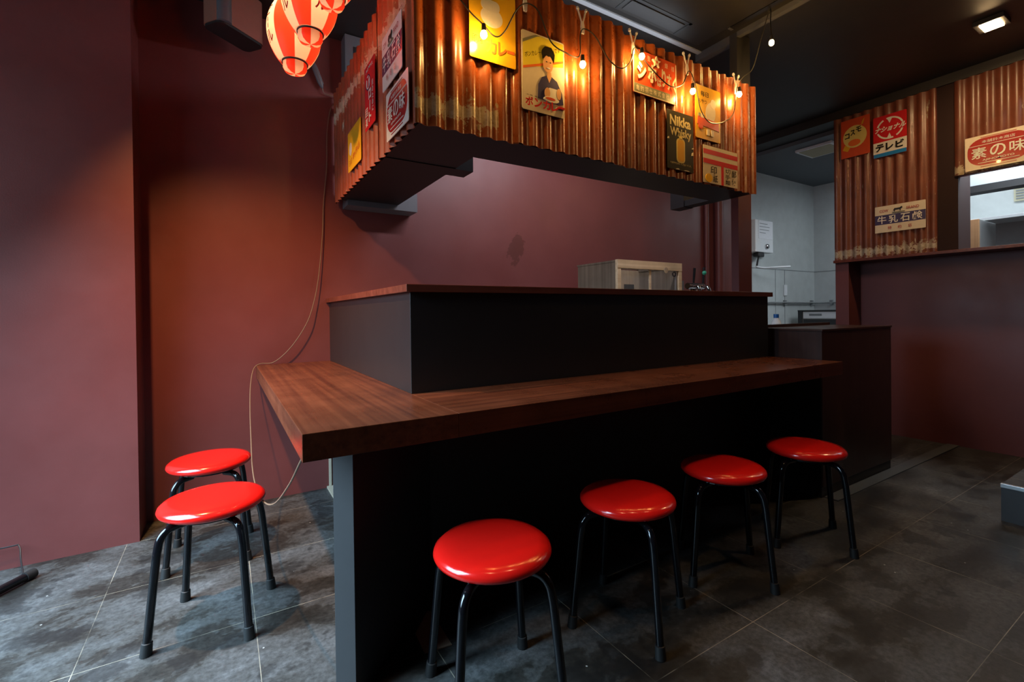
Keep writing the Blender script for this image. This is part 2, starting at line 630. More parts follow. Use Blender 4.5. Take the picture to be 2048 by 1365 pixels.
def add_tube(bm, pts, r, seg=10, cap=True):
    pts = [Vector(p) for p in pts]
    rr = r if isinstance(r, (list, tuple)) else [r] * len(pts)
    t = (pts[1] - pts[0]).normalized()
    ref = Vector((0, 0, 1)) if abs(t.z) < 0.9 else Vector((1, 0, 0))
    nrm = t.cross(ref).normalized()
    rings = []
    for i, p in enumerate(pts):
        if i == 0:
            tt = pts[1] - pts[0]
        elif i == len(pts) - 1:
            tt = pts[-1] - pts[-2]
        else:
            tt = pts[i + 1] - pts[i - 1]
        if tt.length < 1e-9:
            tt = t
        tt.normalize()
        nrm = (nrm - tt * nrm.dot(tt)).normalized()
        bn = tt.cross(nrm)
        rings.append([bm.verts.new(p + (nrm * math.cos(2 * math.pi * k / seg) + bn * math.sin(2 * math.pi * k / seg)) * rr[i]) for k in range(seg)])
    for a, b in zip(rings[:-1], rings[1:]):
        for k in range(seg):
            k2 = (k + 1) % seg
            bm.faces.new((a[k], a[k2], b[k2], b[k]))
    if cap:
        bm.faces.new(rings[0][::-1])
        bm.faces.new(rings[-1])


def tube(name, pts, r, mat, parent=None, seg=10):
    bm = bmesh.new()
    add_tube(bm, pts, r, seg)
    o = link(name, bm, mat, parent)
    smooth_by_angle(o, 50)
    return o


def tag(o, label, cat, group=None):
    o['label'] = label
    o['category'] = cat
    if group:
        o['group'] = group
    return o


def thing(name, label, cat, loc=(0, 0, 0), rot=(0, 0, 0), group=None):
    o = bpy.data.objects.new(name, None)
    o.empty_display_size = 0.05
    COL.objects.link(o)
    o.location = loc
    o.rotation_euler = rot
    return tag(o, label, cat, group)


def struct(o):
    o['kind'] = 'structure'
    return o


def sbox(name, a, b, mat, bevel=0.0):
    return struct(box(name, a, b, mat, None, bevel))


def copy_tree(o, parent=None):
    c = o.copy()
    COL.objects.link(c)
    if parent is not None:
        c.parent = parent
    for ch in list(o.children):
        copy_tree(ch, c)
    return c


_text_cache = {}


def text_bm(s, w, h, weight=0.0, keep=False):
    """flat lettering as bmesh in local x,y, fitted to a w x h box from (0,0)"""
    cu = bpy.data.curves.new('txt', 'FONT')
    cu.body = s
    cu.size = 1.0
    cu.offset = weight
    cu.resolution_u = 3
    ob = bpy.data.objects.new('txt', cu)
    COL.objects.link(ob)
    bpy.context.view_layer.update()
    dg = bpy.context.evaluated_depsgraph_get()
    me = bpy.data.meshes.new_from_object(ob.evaluated_get(dg))
    bpy.data.objects.remove(ob)
    bpy.data.curves.remove(cu)
    bm = bmesh.new()
    bm.from_mesh(me)
    bpy.data.meshes.remove(me)
    if not bm.verts:
        return bm
    xs = [v.co.x for v in bm.verts]
    ys = [v.co.y for v in bm.verts]
    sx = w / max(1e-6, max(xs) - min(xs))
    sy = h / max(1e-6, max(ys) - min(ys))
    if keep:
        sx = sy = min(sx, sy)
    x0, y0 = min(xs), min(ys)
    for v in bm.verts:
        v.co = Vector(((v.co.x - x0) * sx, (v.co.y - y0) * sy, 0))
    return bm


def rounded(w, h, r, n=5, x=0, y=0):
    pts = []
    for cx, cy, a0 in ((w - r, r, -90), (w - r, h - r, 0), (r, h - r, 90), (r, r, 180)):
        for k in range(n + 1):
            a = math.radians(a0 + 90 * k / n)
            pts.append((x + cx + r * math.cos(a), y + cy + r * math.sin(a)))
    return pts


def ellipse(cx, cy, rx, ry, n=32, rot=0):
    c, s = math.cos(rot), math.sin(rot)
    out = []
    for k in range(n):
        a = 2 * math.pi * k / n
        x, y = rx * math.cos(a), ry * math.sin(a)
        out.append((cx + x * c - y * s, cy + x * s + y * c))
    return out


# ------------------------------------------------------------------ setting
sbox('floor', (-2.8, -2.4, -0.08), (6.9, 3.4, 0.0), M_floor)
sbox('ceiling', (-2.8, -2.4, ZC), (XL, 3.4, ZC + 0.08), M_ceil)
sbox('ceiling_kitchen', (XL, -1.6, 2.72), (6.9, 3.4, 2.80), M_kceil)
sbox('wall_back', (-0.361, YB, 0), (4.95, YB + 0.12, ZC), M_wall)
sbox('wall_pillar', (-2.8, 2.868, 0), (-0.361, YB + 0.12, ZC), M_wall)
# left wall with the glazed doorway daylight comes through (outside the frame)
bm = bmesh.new()
add_box(bm, (-1.62, -2.4, 0), (-1.5, 1.1, ZC))
add_box(bm, (-1.62, 2.80, 0), (-1.5, 2.868, ZC))
add_box(bm, (-1.62, 1.1, 0), (-1.5, 2.80, 0.05))
add_box(bm, (-1.62, 1.1, 2.5), (-1.5, 2.80, ZC))
struct(link('wall_left', bm, M_wall))
sbox('wall_front', (-2.75, -2.4, 0), (XL, -2.28, ZC), M_wall)
# right wall: lower wall set back, upper wall forward, serving hatch between
bm = bmesh.new()
add_box(bm, (XL, -2.3, 0), (XL + 0.10, 1.95, 1.49))
add_box(bm, (XU, 1.93, 0), (XL + 0.10, 2.033, 1.49))
struct(link('wall_right', bm, M_wall))
bm = bmesh.new()
add_box(bm, (XU + 0.012, 1.334, 1.51), (XL + 0.05, 2.033, 2.76))
struct(link('wall_right_upper', bm, M_wall))
sbox('wall_right_header', (XU + 0.012, -2.3, 2.055), (XU + 0.06, 1.217, 2.76), M_wall)
sbox('trim_9', (XU + 0.010, 1.217, 1.511), (XL + 0.05, 1.334, 2.757), M_jamb)
sbox('trim_1', (XU - 0.004, -2.3, 2.758), (XL + 0.05, 3.106, ZC), M_ceil)
sbox('trim_2', (XU - 0.035, -2.3, 1.488), (XL + 0.12, 2.036, 1.511), M_cap, 0.002)
sbox('trim_3', (2.92, 1.275, 0.0), (XL, 1.345, 0.006), M_strip)
# end post of the counter bay and its ceiling beams
sbox('wall_post', (2.765, 1.757, 0), (2.904, 1.807, 2.0), M_wall)
sbox('trim_8', (2.765, 1.757, 2.0), (2.904, 1.807, ZC), M_post)
sbox('trim_4', (2.765, 0.9, ZC - 0.03), (2.80, 1.757, ZC), M_ceiltrim)
sbox('trim_5', (2.765, 1.807, ZC - 0.05), (2.815, 2.06, ZC), M_ceiltrim)
sbox('trim_6', (0.7, 2.012, ZC - 0.008), (2.765, 2.042, ZC), M_alu)
# kitchen shell
bm = bmesh.new()
add_box(bm, (4.95, 3.2, 0), (6.82, 3.3, 2.72))
struct(link('wall_kitchen_back', bm, M_kwall))
sbox('wall_kitchen_right', (6.72, -1.6, 0), (6.82, 3.2, 2.72), M_kwall)
sbox('wall_kitchen_front', (XL + 0.1, -1.6, 0), (6.82, -1.5, 2.72), M_kwall)
bm = bmesh.new()
add_box(bm, (4.96, 3.197, 1.578), (6.72, 3.2, 1.586))
add_box(bm, (5.78, 3.197, 0.2), (5.786, 3.2, 1.578))
add_box(bm, (5.99, 3.197, 0.2), (5.996, 3.2, 1.578))
add_box(bm, (6.717, 1.0, 1.578), (6.72, 3.2, 1.586))
struct(link('trim_7', bm, M_joint))

# ------------------------------------------------------------------ counter
ct = thing('bar_counter', 'L-shaped brown wood-grain bar counter on black panels, red stools along it', 'counter', (0.155, 1.214, 0))
OFF = Vector((0.155, 1.214, 0))


def lb(name, a, b, mat, parent, bevel=0.0):
    return box(name, a, b, mat, parent, bevel, OFF)


bm = bmesh.new()
add_box(bm, Vector((0.5665, 1.214, 0.728)) - OFF, Vector((2.845, 1.752, 0.797)) - OFF)
link('front_worktop', bm, M_top, ct, bevel=0.0015)
bm = bmesh.new()
add_prism(bm, [(p[0] - OFF.x, p[1] - OFF.y) for p in ((0.155, 1.214), (0.566, 1.214), (0.566, 1.753), (0.69, 1.753), (0.69, YB - 0.002), (0.155, YB - 0.002))], 0.728, 0.797)
link('side_worktop', bm, M_topy, ct, bevel=0.0015)
bm = bmesh.new()
add_prism(bm, [(p[0] - OFF.x, p[1] - OFF.y) for p in ((0.566, 1.608), (2.822, 1.608), (2.822, 1.70), (0.666, 1.70), (0.666, YB - 0.002), (0.566, YB - 0.002))], 0.797, 1.161)
link('riser_panel', bm, M_riser, ct, bevel=0.0012)
bm = bmesh.new()
add_prism(bm, [(p[0] - OFF.x, p[1] - OFF.y) for p in ((0.546, 1.587), (2.842, 1.587), (2.842, 1.76), (0.72, 1.756), (0.72, YB - 0.002), (0.546, YB - 0.002))], 1.161, 1.188)
link('ledge_board', bm, M_cap, ct, bevel=0.0015)
bm = bmesh.new()
add_prism(bm, [(p[0] - OFF.x, p[1] - OFF.y) for p in ((0.66, 1.72), (2.9, 1.72), (2.9, 1.752), (0.69, 1.752), (0.69, YB - 0.002), (0.66, YB - 0.002))], 0.0, 0.728)
link('knee_panel', bm, M_knee, ct)
bm = bmesh.new()
add_box(bm, Vector((0.67, 1.7175, 0)) - OFF, Vector((2.9, 1.72, 0.06)) - OFF)
add_box(bm, Vector((0.652, 1.72, 0)) - OFF, Vector((0.66, YB - 0.002, 0.06)) - OFF)
link('kick_board', bm, M_knee, ct)
# support fin set on the diagonal under the corner
d = Vector((1, 1, 0)).normalized()
e = Vector((-1, 1, 0)).normalized()
p0 = Vector((0.299, 1.336, 0))
t = 0.0636
q = [p0, p0 + d * 0.53, p0 + d * 0.53 + e * t, p0 + e * t]
bm = bmesh.new()
add_prism(bm, [(v.x - OFF.x, v.y - OFF.y) for v in q], 0, 0.728)
link('support_fin', bm, M_panel, ct, bevel=0.001)
lb('edge_strip', (0.535, 2.55, 0), (0.652, YB - 0.003, 0.012), M_beige, ct)
lb('corner_bead', (0.548, YB - 0.012, 0.012), (0.562, YB - 0.002, 0.30), M_beige, ct)

# low gate cupboard right of the counter
gt = thing('low_cupboard', 'dark brown low cupboard standing at right end of the bar counter', 'cupboard', (2.905, 1.345, 0))
OFF2 = Vector((2.905, 1.345, 0))
box('body', (2.905, 1.345, 0.06), (3.83, 1.74, 0.955), M_gate, gt, 0.002, OFF2)
box('plinth', (2.90, 1.350, 0.0), (3.825, 1.74, 0.06), M_knee, gt, 0, OFF2)
box('top_board', (2.900, 1.340, 0.955), (3.835, 1.745, 0.967), M_gate, gt, 0.0015, OFF2)
box('back_upstand', (3.02, 1.72, 0.967), (3.835, 1.745, 0.985), M_gate, gt, 0.001, OFF2)
box('side_panel', (2.897, 1.348, 0.06), (2.905, 1.70, 0.728), M_riser, gt, 0, OFF2)

# ------------------------------------------------------------------ worktop behind the counter
wk = thing('kitchen_worktop', 'steel worktop hidden behind the bar counter under the wooden showcase', 'worktop', (0.75, 2.3, 0))
OFF3 = Vector((0.75, 2.3, 0))
box('top', (0.75, 2.3, 0.82), (4.2, 3.1, 0.85), M_steel, wk, 0.002, OFF3)
for x in (0.8, 2.4, 4.1):
    for y in (2.35, 3.04):
        box('leg', (x, y, 0), (x + 0.04, y + 0.04, 0.82), M_steel, wk, 0, OFF3)

# showcase cabinet
sc = thing('display_cabinet', 'pale wood cabinet with glass sliding doors behind the bar counter ledge', 'cabinet', (2.35, 2.40, 0.85))
OFC = Vector((2.35, 2.40, 0.85))


def cb(name, a, b, mat, parent, bevel=0.0):
    return box(name, a, b, mat, parent, bevel, OFC)


zt = 1.448
cb('side_panel', (2.352, 2.42, 0.85), (2.365, 2.83, zt - 0.006), M_sideply, sc)
cb('side_panel', (3.010, 2.42, 0.85), (3.023, 2.83, zt - 0.03), M_sideply, sc)
cb('back_panel', (2.365, 2.815, 0.85), (3.010, 2.83, zt - 0.02), M_tanply, sc)
cb('added_glass_top', (2.372, 2.42, zt - 0.010), (3.003, 2.82, zt - 0.004), M_pane, sc)  # unseen top made of glass, added so light from above reaches the interior
bm = bmesh.new()
for a, b in (((2.350, 2.42, zt - 0.012), (2.372, 2.84, zt)), ((3.003, 2.42, zt - 0.03), (3.03, 2.84, zt)), ((2.372, 2.82, zt - 0.012), (3.003, 2.84, zt))):
    add_box(bm, Vector(a) - OFC, Vector(b) - OFC)
link('top_frame', bm, M_sideply, sc)
cb('bottom_panel', (2.365, 2.42, 0.85), (3.010, 2.815, 0.87), M_tanply, sc)
cb('top_rail', (2.35, 2.395, zt - 0.058), (3.03, 2.42, zt + 0.002), M_lightwood, sc, 0.001)
cb('stile', (2.35, 2.397, 0.85), (2.383, 2.42, zt - 0.058), M_lightwood, sc, 0.001)
cb('stile', (2.995, 2.397, 0.85), (3.03, 2.42, zt - 0.058), M_lightwood, sc, 0.001)
cb('bottom_rail', (2.383, 2.397, 0.85), (2.995, 2.42, 0.89), M_lightwood, sc)
dl = cb('glass_door', (2.39, 2.412, 0.89), (2.70, 2.416, zt - 0.058), M_pane, sc)
cb('door_edge', (2.683, 2.410, 0.89), (2.702, 2.4185, zt - 0.058), M_lightwood, dl).location = (0, 0, 0)
dr = cb('glass_door', (2.69, 2.404, 0.89), (2.985, 2.408, zt - 0.058), M_pane, sc)
cb('door_channel', (2.962, 2.402, 0.89), (2.976, 2.4095, zt - 0.058), M_steel, dr)
bm = bmesh.new()
add_lathe(bm, [(0.020, 0), (0.020, 0.005), (0.013, 0.005), (0.013, 0)], 20, Matrix.Translation(Vector((2.945, 2.404, 1.365)) - OFC) @ Matrix.Rotation(math.radians(90), 4, 'X'), cap=False)
link('finger_pull', bm, M_black, dr)
bm = bmesh.new()
add_lathe(bm, [(0, 0), (0.022, 0), (0.022, 0.004), (0, 0.004)], 20, Matrix.Translation(Vector((2.84, 2.392, zt - 0.058)) - OFC) @ Matrix.Rotation(math.radians(90), 4, 'X'))
link('finger_notch', bm, M_tanply, sc)
cb('data_plate', (2.83, 2.809, 1.19), (2.94, 2.815, 1.31), M_canopyblk, sc)

# beer tap group and notice behind the ledge
tp = thing('beer_tap', 'steel beer tap with black and green levers right of the wooden cabinet', 'tap', (3.30, 2.5, 0.85))
bm = bmesh.new()
add_lathe(bm, [(0.05, 0), (0.05, 0.015), (0.03, 0.03), (0.03, 0.43), (0.034, 0.44), (0, 0.445)], 20)
o = link('column', bm, M_chrome, tp)
smooth_by_angle(o)
bm = bmesh.new()
add_tube(bm, [(-0.085, -0.01, 0.435), (0.11, -0.01, 0.435)], 0.026, 12)
o = link('crossbar', bm, M_chrome, tp)
smooth_by_angle(o, 50)
for dx, mt, hh in ((-0.035, M_black, 0.14), (0.085, M_black, 0.15)):
    tube('lever', [(dx, -0.03, 0.46), (dx - 0.004, -0.045, 0.44 + hh)], [0.008, 0.011], mt, tp)
    tube('spout', catmull([(dx, -0.03, 0.435), (dx + 0.006, -0.075, 0.422), (dx + 0.02, -0.085, 0.36)], 4), [0.013] * 8 + [0.010], M_chrome, tp)
bm = bmesh.new()
bmesh.ops.create_uvsphere(bm, u_segments=14, v_segments=8, radius=0.018)
bmesh.ops.translate(bm, verts=bm.verts[:], vec=(0.082, -0.046, 0.545))
link('green_knob', bm, M_green, tp, smooth=True)
nt_ = thing('notice_card', 'small white notice card standing behind the beer tap', 'card', (3.36, 2.72, 0.85))
box('stand', (-0.16, 0.012, 0), (0.12, 0.02, 0.50), M_greybox, nt_)
box('card', (-0.05, 0.0, 0.36), (0.075, 0.011, 0.49), M_paper, nt_)

# ------------------------------------------------------------------ canopy
cn = thing('corrugated_canopy', 'rust-red corrugated iron canopy hanging above the bar counter', 'canopy', (0.612, 1.64, 1.784))
OCN = Vector((0.612, 1.64, 1.784))


def corr(name, p, udir, ndir, length, z0, z1, mat, parent, off, pitch=0.0735, amp=0.0080, phase=0.0, seed=0, th=0.0012):
    rnd = random.Random(seed)
    u = Vector(udir)
    n = Vector(ndir)
    k = max(8, int(length / pitch * 12))
    bm = bmesh.new()
    rows = 5
    grid = []
    for i in range(k + 1):
        s = length * i / k
        prof = math.sin(2 * math.pi * (s / pitch) + phase)
        prof = math.copysign(abs(prof) ** 0.85, prof) * amp
        colv = []
        for j in range(rows):
            z = z0 + (z1 - z0) * j / (rows - 1)
            dd = prof
            colv.append(Vector(p) + u * s + n * dd + Vector((0, 0, z)) - off)
        grid.append(colv)
    fr = [[bm.verts.new(c + n * th) for c in cv] for cv in grid]
    bk = [[bm.verts.new(c - n * th) for c in cv] for cv in grid]
    for i in range(k):
        for j in range(rows - 1):
            bm.faces.new((fr[i][j], fr[i + 1][j], fr[i + 1][j + 1], fr[i][j + 1]))
            bm.faces.new((bk[i][j], bk[i][j + 1], bk[i + 1][j + 1], bk[i + 1][j]))
        bm.faces.new((fr[i][0], bk[i][0], bk[i + 1][0], fr[i + 1][0]))
        bm.faces.new((fr[i][-1], fr[i + 1][-1], bk[i + 1][-1], bk[i][-1]))
    for i in (0, k):
        for j in range(rows - 1):
            bm.faces.new((fr[i][j], fr[i][j + 1], bk[i][j + 1], bk[i][j]))
    o = link(name, bm, mat, parent)
    smooth_by_angle(o, 60)
    return o


# front face: three lapped sheets; side face: two
y = 1.64
for (x0, x1, dz0, dz1, dy) in ((0.604, 1.05, 0.0, 0.0, 0.0), (1.03, 1.645, 0.004, -0.024, 0.003), (1.625, 2.752, 0.0, -0.046, 0.0)):
    corr('corrugated_sheet', (x0, y - dy, 0), (1, 0, 0), (0, -1, 0), x1 - x0, 1.782 + dz0, 2.475 + dz1, M_sheet, cn, OCN, phase=2 * math.pi * (x0 - 0.604) / 0.0735 + 0.6)
for (y0, y1, dz0, dz1, dx) in ((1.632, 2.13, 0.0, 0.03, 0.0), (2.10, 3.09, 0.0, -0.012, 0.004)):
    corr('corrugated_sheet', (0.612 - dx, y0, 0), (0, 1, 0), (-1, 0, 0), y1 - y0, 1.782 + dz0, 2.470 + dz1, M_sheet2, cn, OCN, phase=2 * math.pi * (y0 - 1.632) / 0.0735)


def cbx(name, a, b, parent=cn, mat=M_canopyblk):
    return box(name, a, b, mat, parent, 0, OCN)


cbx('front_soffit', (0.625, 1.652, 1.790), (2.75, 1.895, 1.83))
cbx('side_soffit', (0.625, 1.895, 1.790), (0.972, 3.0, 1.83))
cbx('cross_bar', (0.625, 2.08, 1.786), (1.066, 2.19, 1.90))
cbx('wall_bracket', (0.655, 2.96, 1.757), (1.1, 3.1, 1.875), mat=M_greybox)
cbx('end_soffit', (2.665, 1.895, 1.790), (2.75, 2.19, 1.83))
cbx('end_bracket', (2.655, 2.08, 1.786), (2.75, 2.19, 1.90))
for z in (2.0, 2.35):
    cbx('frame_rail', (0.63, 1.652, z), (2.75, 1.69, z + 0.04))
    cbx('frame_rail', (0.625, 1.69, z), (0.655, 3.09, z + 0.04))
for x in (0.63, 1.35, 2.05, 2.71):
    cbx('frame_stud', (x, 1.655, 1.83), (x + 0.04, 1.69, 2.35))
for x in (0.75,):
    cbx('hanger', (x, 1.70, 1.83), (x + 0.03, 1.73, ZC))

# ------------------------------------------------------------------ right wall corrugated panels
pr = tag(corr('iron_cladding', (XU, 1.336, 0), (0, 1, 0), (-1, 0, 0), 0.70, 1.513, 2.757, M_sheet3, None, Vector((0, 0, 0)), pitch=0.074),
         'rust-red corrugated iron panel on right wall, three enamel signs on it', 'cladding')
pl = tag(corr('iron_cladding', (XU, -1.4, 0), (0, 1, 0), (-1, 0, 0), 2.635, 2.058, 2.757, M_sheet4, None, Vector((0, 0, 0)), pitch=0.074),
         'dark rust corrugated iron panel above the serving hatch at far right', 'cladding')

# ------------------------------------------------------------------ signs
LAYER = 0.0005


class Sign:
    def __init__(self, label, org, u, v, w, h, base, r=0.008, group=None, tilt=0.0):
        u = Vector(u)
        v = Vector(v)
        n = u.cross(v)
        M = Matrix((u, v, n)).transposed().to_4x4()
        M.translation = Vector(org)
        self.w, self.h = w, h
        self.root = thing('enamel_sign', label, 'sign')
        self.root.matrix_world = M @ Matrix.Rotation(tilt, 4, 'Z')
        self.k = 0
        bm = bmesh.new()
        add_prism(bm, rounded(w, h, r), -0.0025, 0.0)
        link('plate', bm, base, self.root)

    def z(self):
        self.k += 1
        return LAYER * self.k

    def poly(self, pts, mat, name='printed_shape'):
        z = self.z()
        bm = bmesh.new()
        add_prism(bm, pts, 0.0, z)
        return link(name, bm, mat, self.root)

    def rect(self, x, y, w, h, mat, name='printed_band'):
        return self.poly([(x, y), (x + w, y), (x + w, y + h), (x, y + h)], mat, name)

    def text(self, s, x, y, w, h, mat, weight=0.0, shear=0.0, slope=0.0, arc=0.0):
        bm = text_bm(s, w, h, weight)
        z = self.z()
        for vv in bm.verts:
            tx = vv.co.x / w
            vv.co = Vector((x + vv.co.x + shear * vv.co.y, y + vv.co.y + slope * vv.co.x + arc * 4 * tx * (1 - tx), z))
        return link('lettering', bm, mat, self.root)

    def vtext(self, s, x, y, w, h, mat, weight=0.0):
        """characters stacked downward"""
        n = len(s)
        ch = h / n
        z = self.z()
        out = bmesh.new()
        for i, c in enumerate(s):
            if c == 'ー':
                bm = text_bm('l', w * 0.22, ch * 0.85, weight)
                ox = x + w * 0.39
            else:
                bm = text_bm(c, w, ch * 0.86, weight)
                ox = x
            oy = y + h - (i + 1) * ch + ch * 0.07
            me = bpy.data.meshes.new('tmp')
            for vv in bm.verts:
                vv.co = Vector((vv.co.x + ox, vv.co.y + oy, z))
            bm.to_mesh(me)
            bm.free()
            out.from_mesh(me)
            bpy.data.meshes.remove(me)
        return link('lettering', out, mat, self.root)


FU, FV = (1, 0, 0), (0, 0, 1)          # canopy front: right is +X
LU = (0, -1, 0)                        # faces looking to -X: right is -Y
YS = 1.6245                            # printed face sits just off the ridges
XS = 0.5925
XRS = 4.6245


def front(label, x, z, w, h, base, **k):
    return Sign(label, (x, YS, z), FU, FV, w, h, base, **k)


def side(label, y, z, w, h, base, **k):
    return Sign(label, (XS, y, z), LU, FV, w, h, base, **k)


def right(label, y, z, w, h, base, **k):
    return Sign(label, (XRS, y, z), LU, FV, w, h, base, **k)


def flavour_sign(s):
    """oval red badge on white with three big white characters"""
    w, h = s.w, s.h
    s.poly(rounded(w * 0.92, h * 0.80, min(w, h) * 0.34, 7, w * 0.04, h * 0.11), E_darkred, 'red_badge')
    s.rect(w * 0.24, h * 0.925, w * 0.52, h * 0.018, E_darkred)
    s.rect(w * 0.24, h * 0.055, w * 0.52, h * 0.018, E_darkred)
    s.rect(w * 0.20, h * 0.175, w * 0.60, h * 0.014, E_white)
    s.rect(w * 0.05, h * 0.70, w * 0.90, h * 0.014, E_white)
    s.text('本舗鈴木商店', w * 0.26, h * 0.755, w * 0.48, h * 0.085, E_white, 0.0)
    for i, c in enumerate('素の味'):
        s.text(c, w * (0.10 + i * 0.28), h * 0.32, w * 0.23, h * 0.33, E_white, 0.012)
    s.text('AJINOMOTO', w * 0.27, h * 0.215, w * 0.46, h * 0.065, E_white, 0.01)


def soap_sign(s, band):
    w, h = s.w, s.h
    s.rect(0.0, h * 0.30, w, h * 0.36, band)
    for i, c in enumerate('牛乳石鹸'):
        s.text(c, w * (0.05 + i * 0.235), h * 0.335, w * 0.185, h * 0.29, E_white, 0.012)
    s.text('COW', w * 0.10, h * 0.76, w * 0.18, h * 0.10, E_darkred, 0.01)
    s.text('BRAND', w * 0.64, h * 0.76, w * 0.24, h * 0.10, E_darkred, 0.01)
    # little cow standing on grass
    cx, cy = w * 0.38, h * 0.80
    a = w * 0.16
    s.poly([(cx, cy), (cx + a * 0.15, cy + h * 0.06), (cx + a * 0.8, cy + h * 0.06), (cx + a * 1.05, cy + h * 0.10), (cx + a * 1.15, cy + h * 0.05), (cx + a * 0.92, cy), (cx + a * 0.9, cy - h * 0.06), (cx + a * 0.82, cy - h * 0.06), (cx + a * 0.8, cy), (cx + a * 0.2, cy), (cx + a * 0.18, cy - h * 0.06), (cx + a * 0.1, cy - h * 0.06)], E_black, 'cow_drawing')
    s.rect(cx - a * 0.1, cy - h * 0.11, a * 1.5, h * 0.035, E_greygreen)
    for i, c in enumerate('特約店'):
        s.text(c, w * (0.27 + i * 0.20), h * 0.09, w * 0.075, h * 0.12, E_darkred, 0.01)


# --- left face of the canopy
s = side('small yellow sign with white oval at far left of canopy side', 2.652, 1.858, 0.278, 0.212, E_yellow)
s.poly(ellipse(0.060, 0.115, 0.030, 0.034), E_white, 'white_oval')
s.text('ミルク', 0.025, 0.025, 0.07, 0.035, E_orangered, 0.01, slope=0.1)
s.text('キャラメル', 0.115, 0.035, 0.145, 0.04, E_orangered, 0.02, slope=0.2)

s = side('tall red enamel sign with white vertical lettering on canopy side', 2.284, 1.958, 0.174, 0.300, E_red)
s.poly(ellipse(0.062, 0.215, 0.036, 0.036), E_navy, 'blue_disc')
s.poly(ellipse(0.062, 0.215, 0.031, 0.031), E_white, 'white_disc')
s.poly([(0.052, 0.19), (0.072, 0.19), (0.072, 0.225), (0.085, 0.235), (0.08, 0.242), (0.062, 0.235), (0.044, 0.242), (0.039, 0.235), (0.052, 0.225)], E_red, 'emblem')
s.text('ALMAR', 0.03, 0.262, 0.12, 0.016, E_white, 0.01, arc=0.006)
s.vtext('ロート', 0.075, 0.02, 0.042, 0.155, E_white, 0.04)
s.vtext('目薬', 0.02, 0.008, 0.04, 0.095, E_white, 0.012)
s.vtext('目のために', 0.135, 0.05, 0.022, 0.145, E_white, 0.01)

s = side('white sign with purple band high on canopy side', 1.994, 2.028, 0.258, 0.222, E_white)
soap_sign(s, E_purple)

s = side('white sign with red oval badge on canopy side by front corner', 1.945, 1.802, 0.274, 0.196, E_white)
flavour_sign(s)

# --- front face of the canopy
s = front('large yellow curry sign with red lettering behind the leftmost bulbs', 0.824, 2.080, 0.211, 0.330, E_yellow)
s.poly(ellipse(0.100, 0.178, 0.050, 0.040), E_white, 'pale_oval')
s.poly(rounded(0.085, 0.045, 0.02, 4, 0.052, 0.200), E_white, 'pale_shape')
s.text('カ', 0.072, 0.033, 0.048, 0.058, E_orange, 0.03)
s.text('レ', 0.126, 0.035, 0.040, 0.054, E_orange, 0.03)
s.rect(0.170, 0.055, 0.034, 0.012, E_orange, 'long_vowel_bar')
s.text('即席', 0.012, 0.060, 0.045, 0.030, E_black, 0.0)
s.text('オリエンタル', 0.022, 0.268, 0.165, 0.040, E_orange, 0.02)

s = front('white and lemon curry sign picturing person in dark jacket holding a dish', 1.064, 1.930, 0.222, 0.328, E_cream)
s.poly([(0.006, 0.175), (0.216, 0.222), (0.216, 0.322), (0.085, 0.322), (0.006, 0.282)], E_lemon, 'lemon_band')
s.poly([(0.006, 0.275), (0.080, 0.318), (0.096, 0.322), (0.070, 0.322), (0.006, 0.288)], E_greygreen, 'grey_stripe')
s.poly([(0.006, 0.168), (0.216, 0.240), (0.216, 0.250), (0.006, 0.178)], E_orange, 'orange_stripe')
s.text('ボンカレーはうまいです', 0.014, 0.215, 0.185, 0.022, E_black, 0.0, slope=0.36)
# the pictured person: jacket, neck, face, hair, hands, dish and packet
s.poly([(0.078, 0.060), (0.082, 0.120), (0.100, 0.152), (0.128, 0.166), (0.152, 0.164), (0.180, 0.150), (0.206, 0.105), (0.214, 0.058), (0.190, 0.052)], E_navy, 'dark_jacket')
s.poly([(0.126, 0.160), (0.138, 0.136), (0.150, 0.160), (0.148, 0.182), (0.130, 0.182)], E_skin, 'neck')
s.poly(ellipse(0.134, 0.258, 0.034, 0.030), E_black, 'hair')
s.poly(ellipse(0.133, 0.215, 0.025, 0.036), E_skin, 'face')
s.poly([(0.104, 0.230), (0.112, 0.252), (0.134, 0.246), (0.156, 0.252), (0.164, 0.228), (0.168, 0.262), (0.150, 0.288), (0.116, 0.286), (0.102, 0.266)], E_black, 'fringe')
s.poly(ellipse(0.124, 0.222, 0.004, 0.002, 10), E_black, 'eye')
s.poly(ellipse(0.144, 0.222, 0.004, 0.002, 10), E_black, 'eye')
s.poly(ellipse(0.134, 0.196, 0.009, 0.003, 12), E_white, 'smile')
s.poly(rounded(0.046, 0.042, 0.004, 3, 0.134, 0.072), E_white, 'packet')
s.poly(ellipse(0.126, 0.090, 0.013, 0.022), E_skin, 'hand')
s.poly(ellipse(0.186, 0.096, 0.012, 0.024), E_skin, 'hand')
s.poly(ellipse(0.146, 0.064, 0.040, 0.012), E_white, 'dish')
s.poly(ellipse(0.140, 0.066, 0.026, 0.006), E_orangered, 'curry')
for i, c in enumerate('ボンカレ'):
    s.text(c, 0.010 + i * 0.044, 0.014, 0.040, 0.038, E_red, 0.03)
s.rect(0.184, 0.034, 0.030, 0.008, E_red, 'long_vowel_bar')
s.text('大阪 本店', 0.012, 0.054, 0.075, 0.006, E_black)

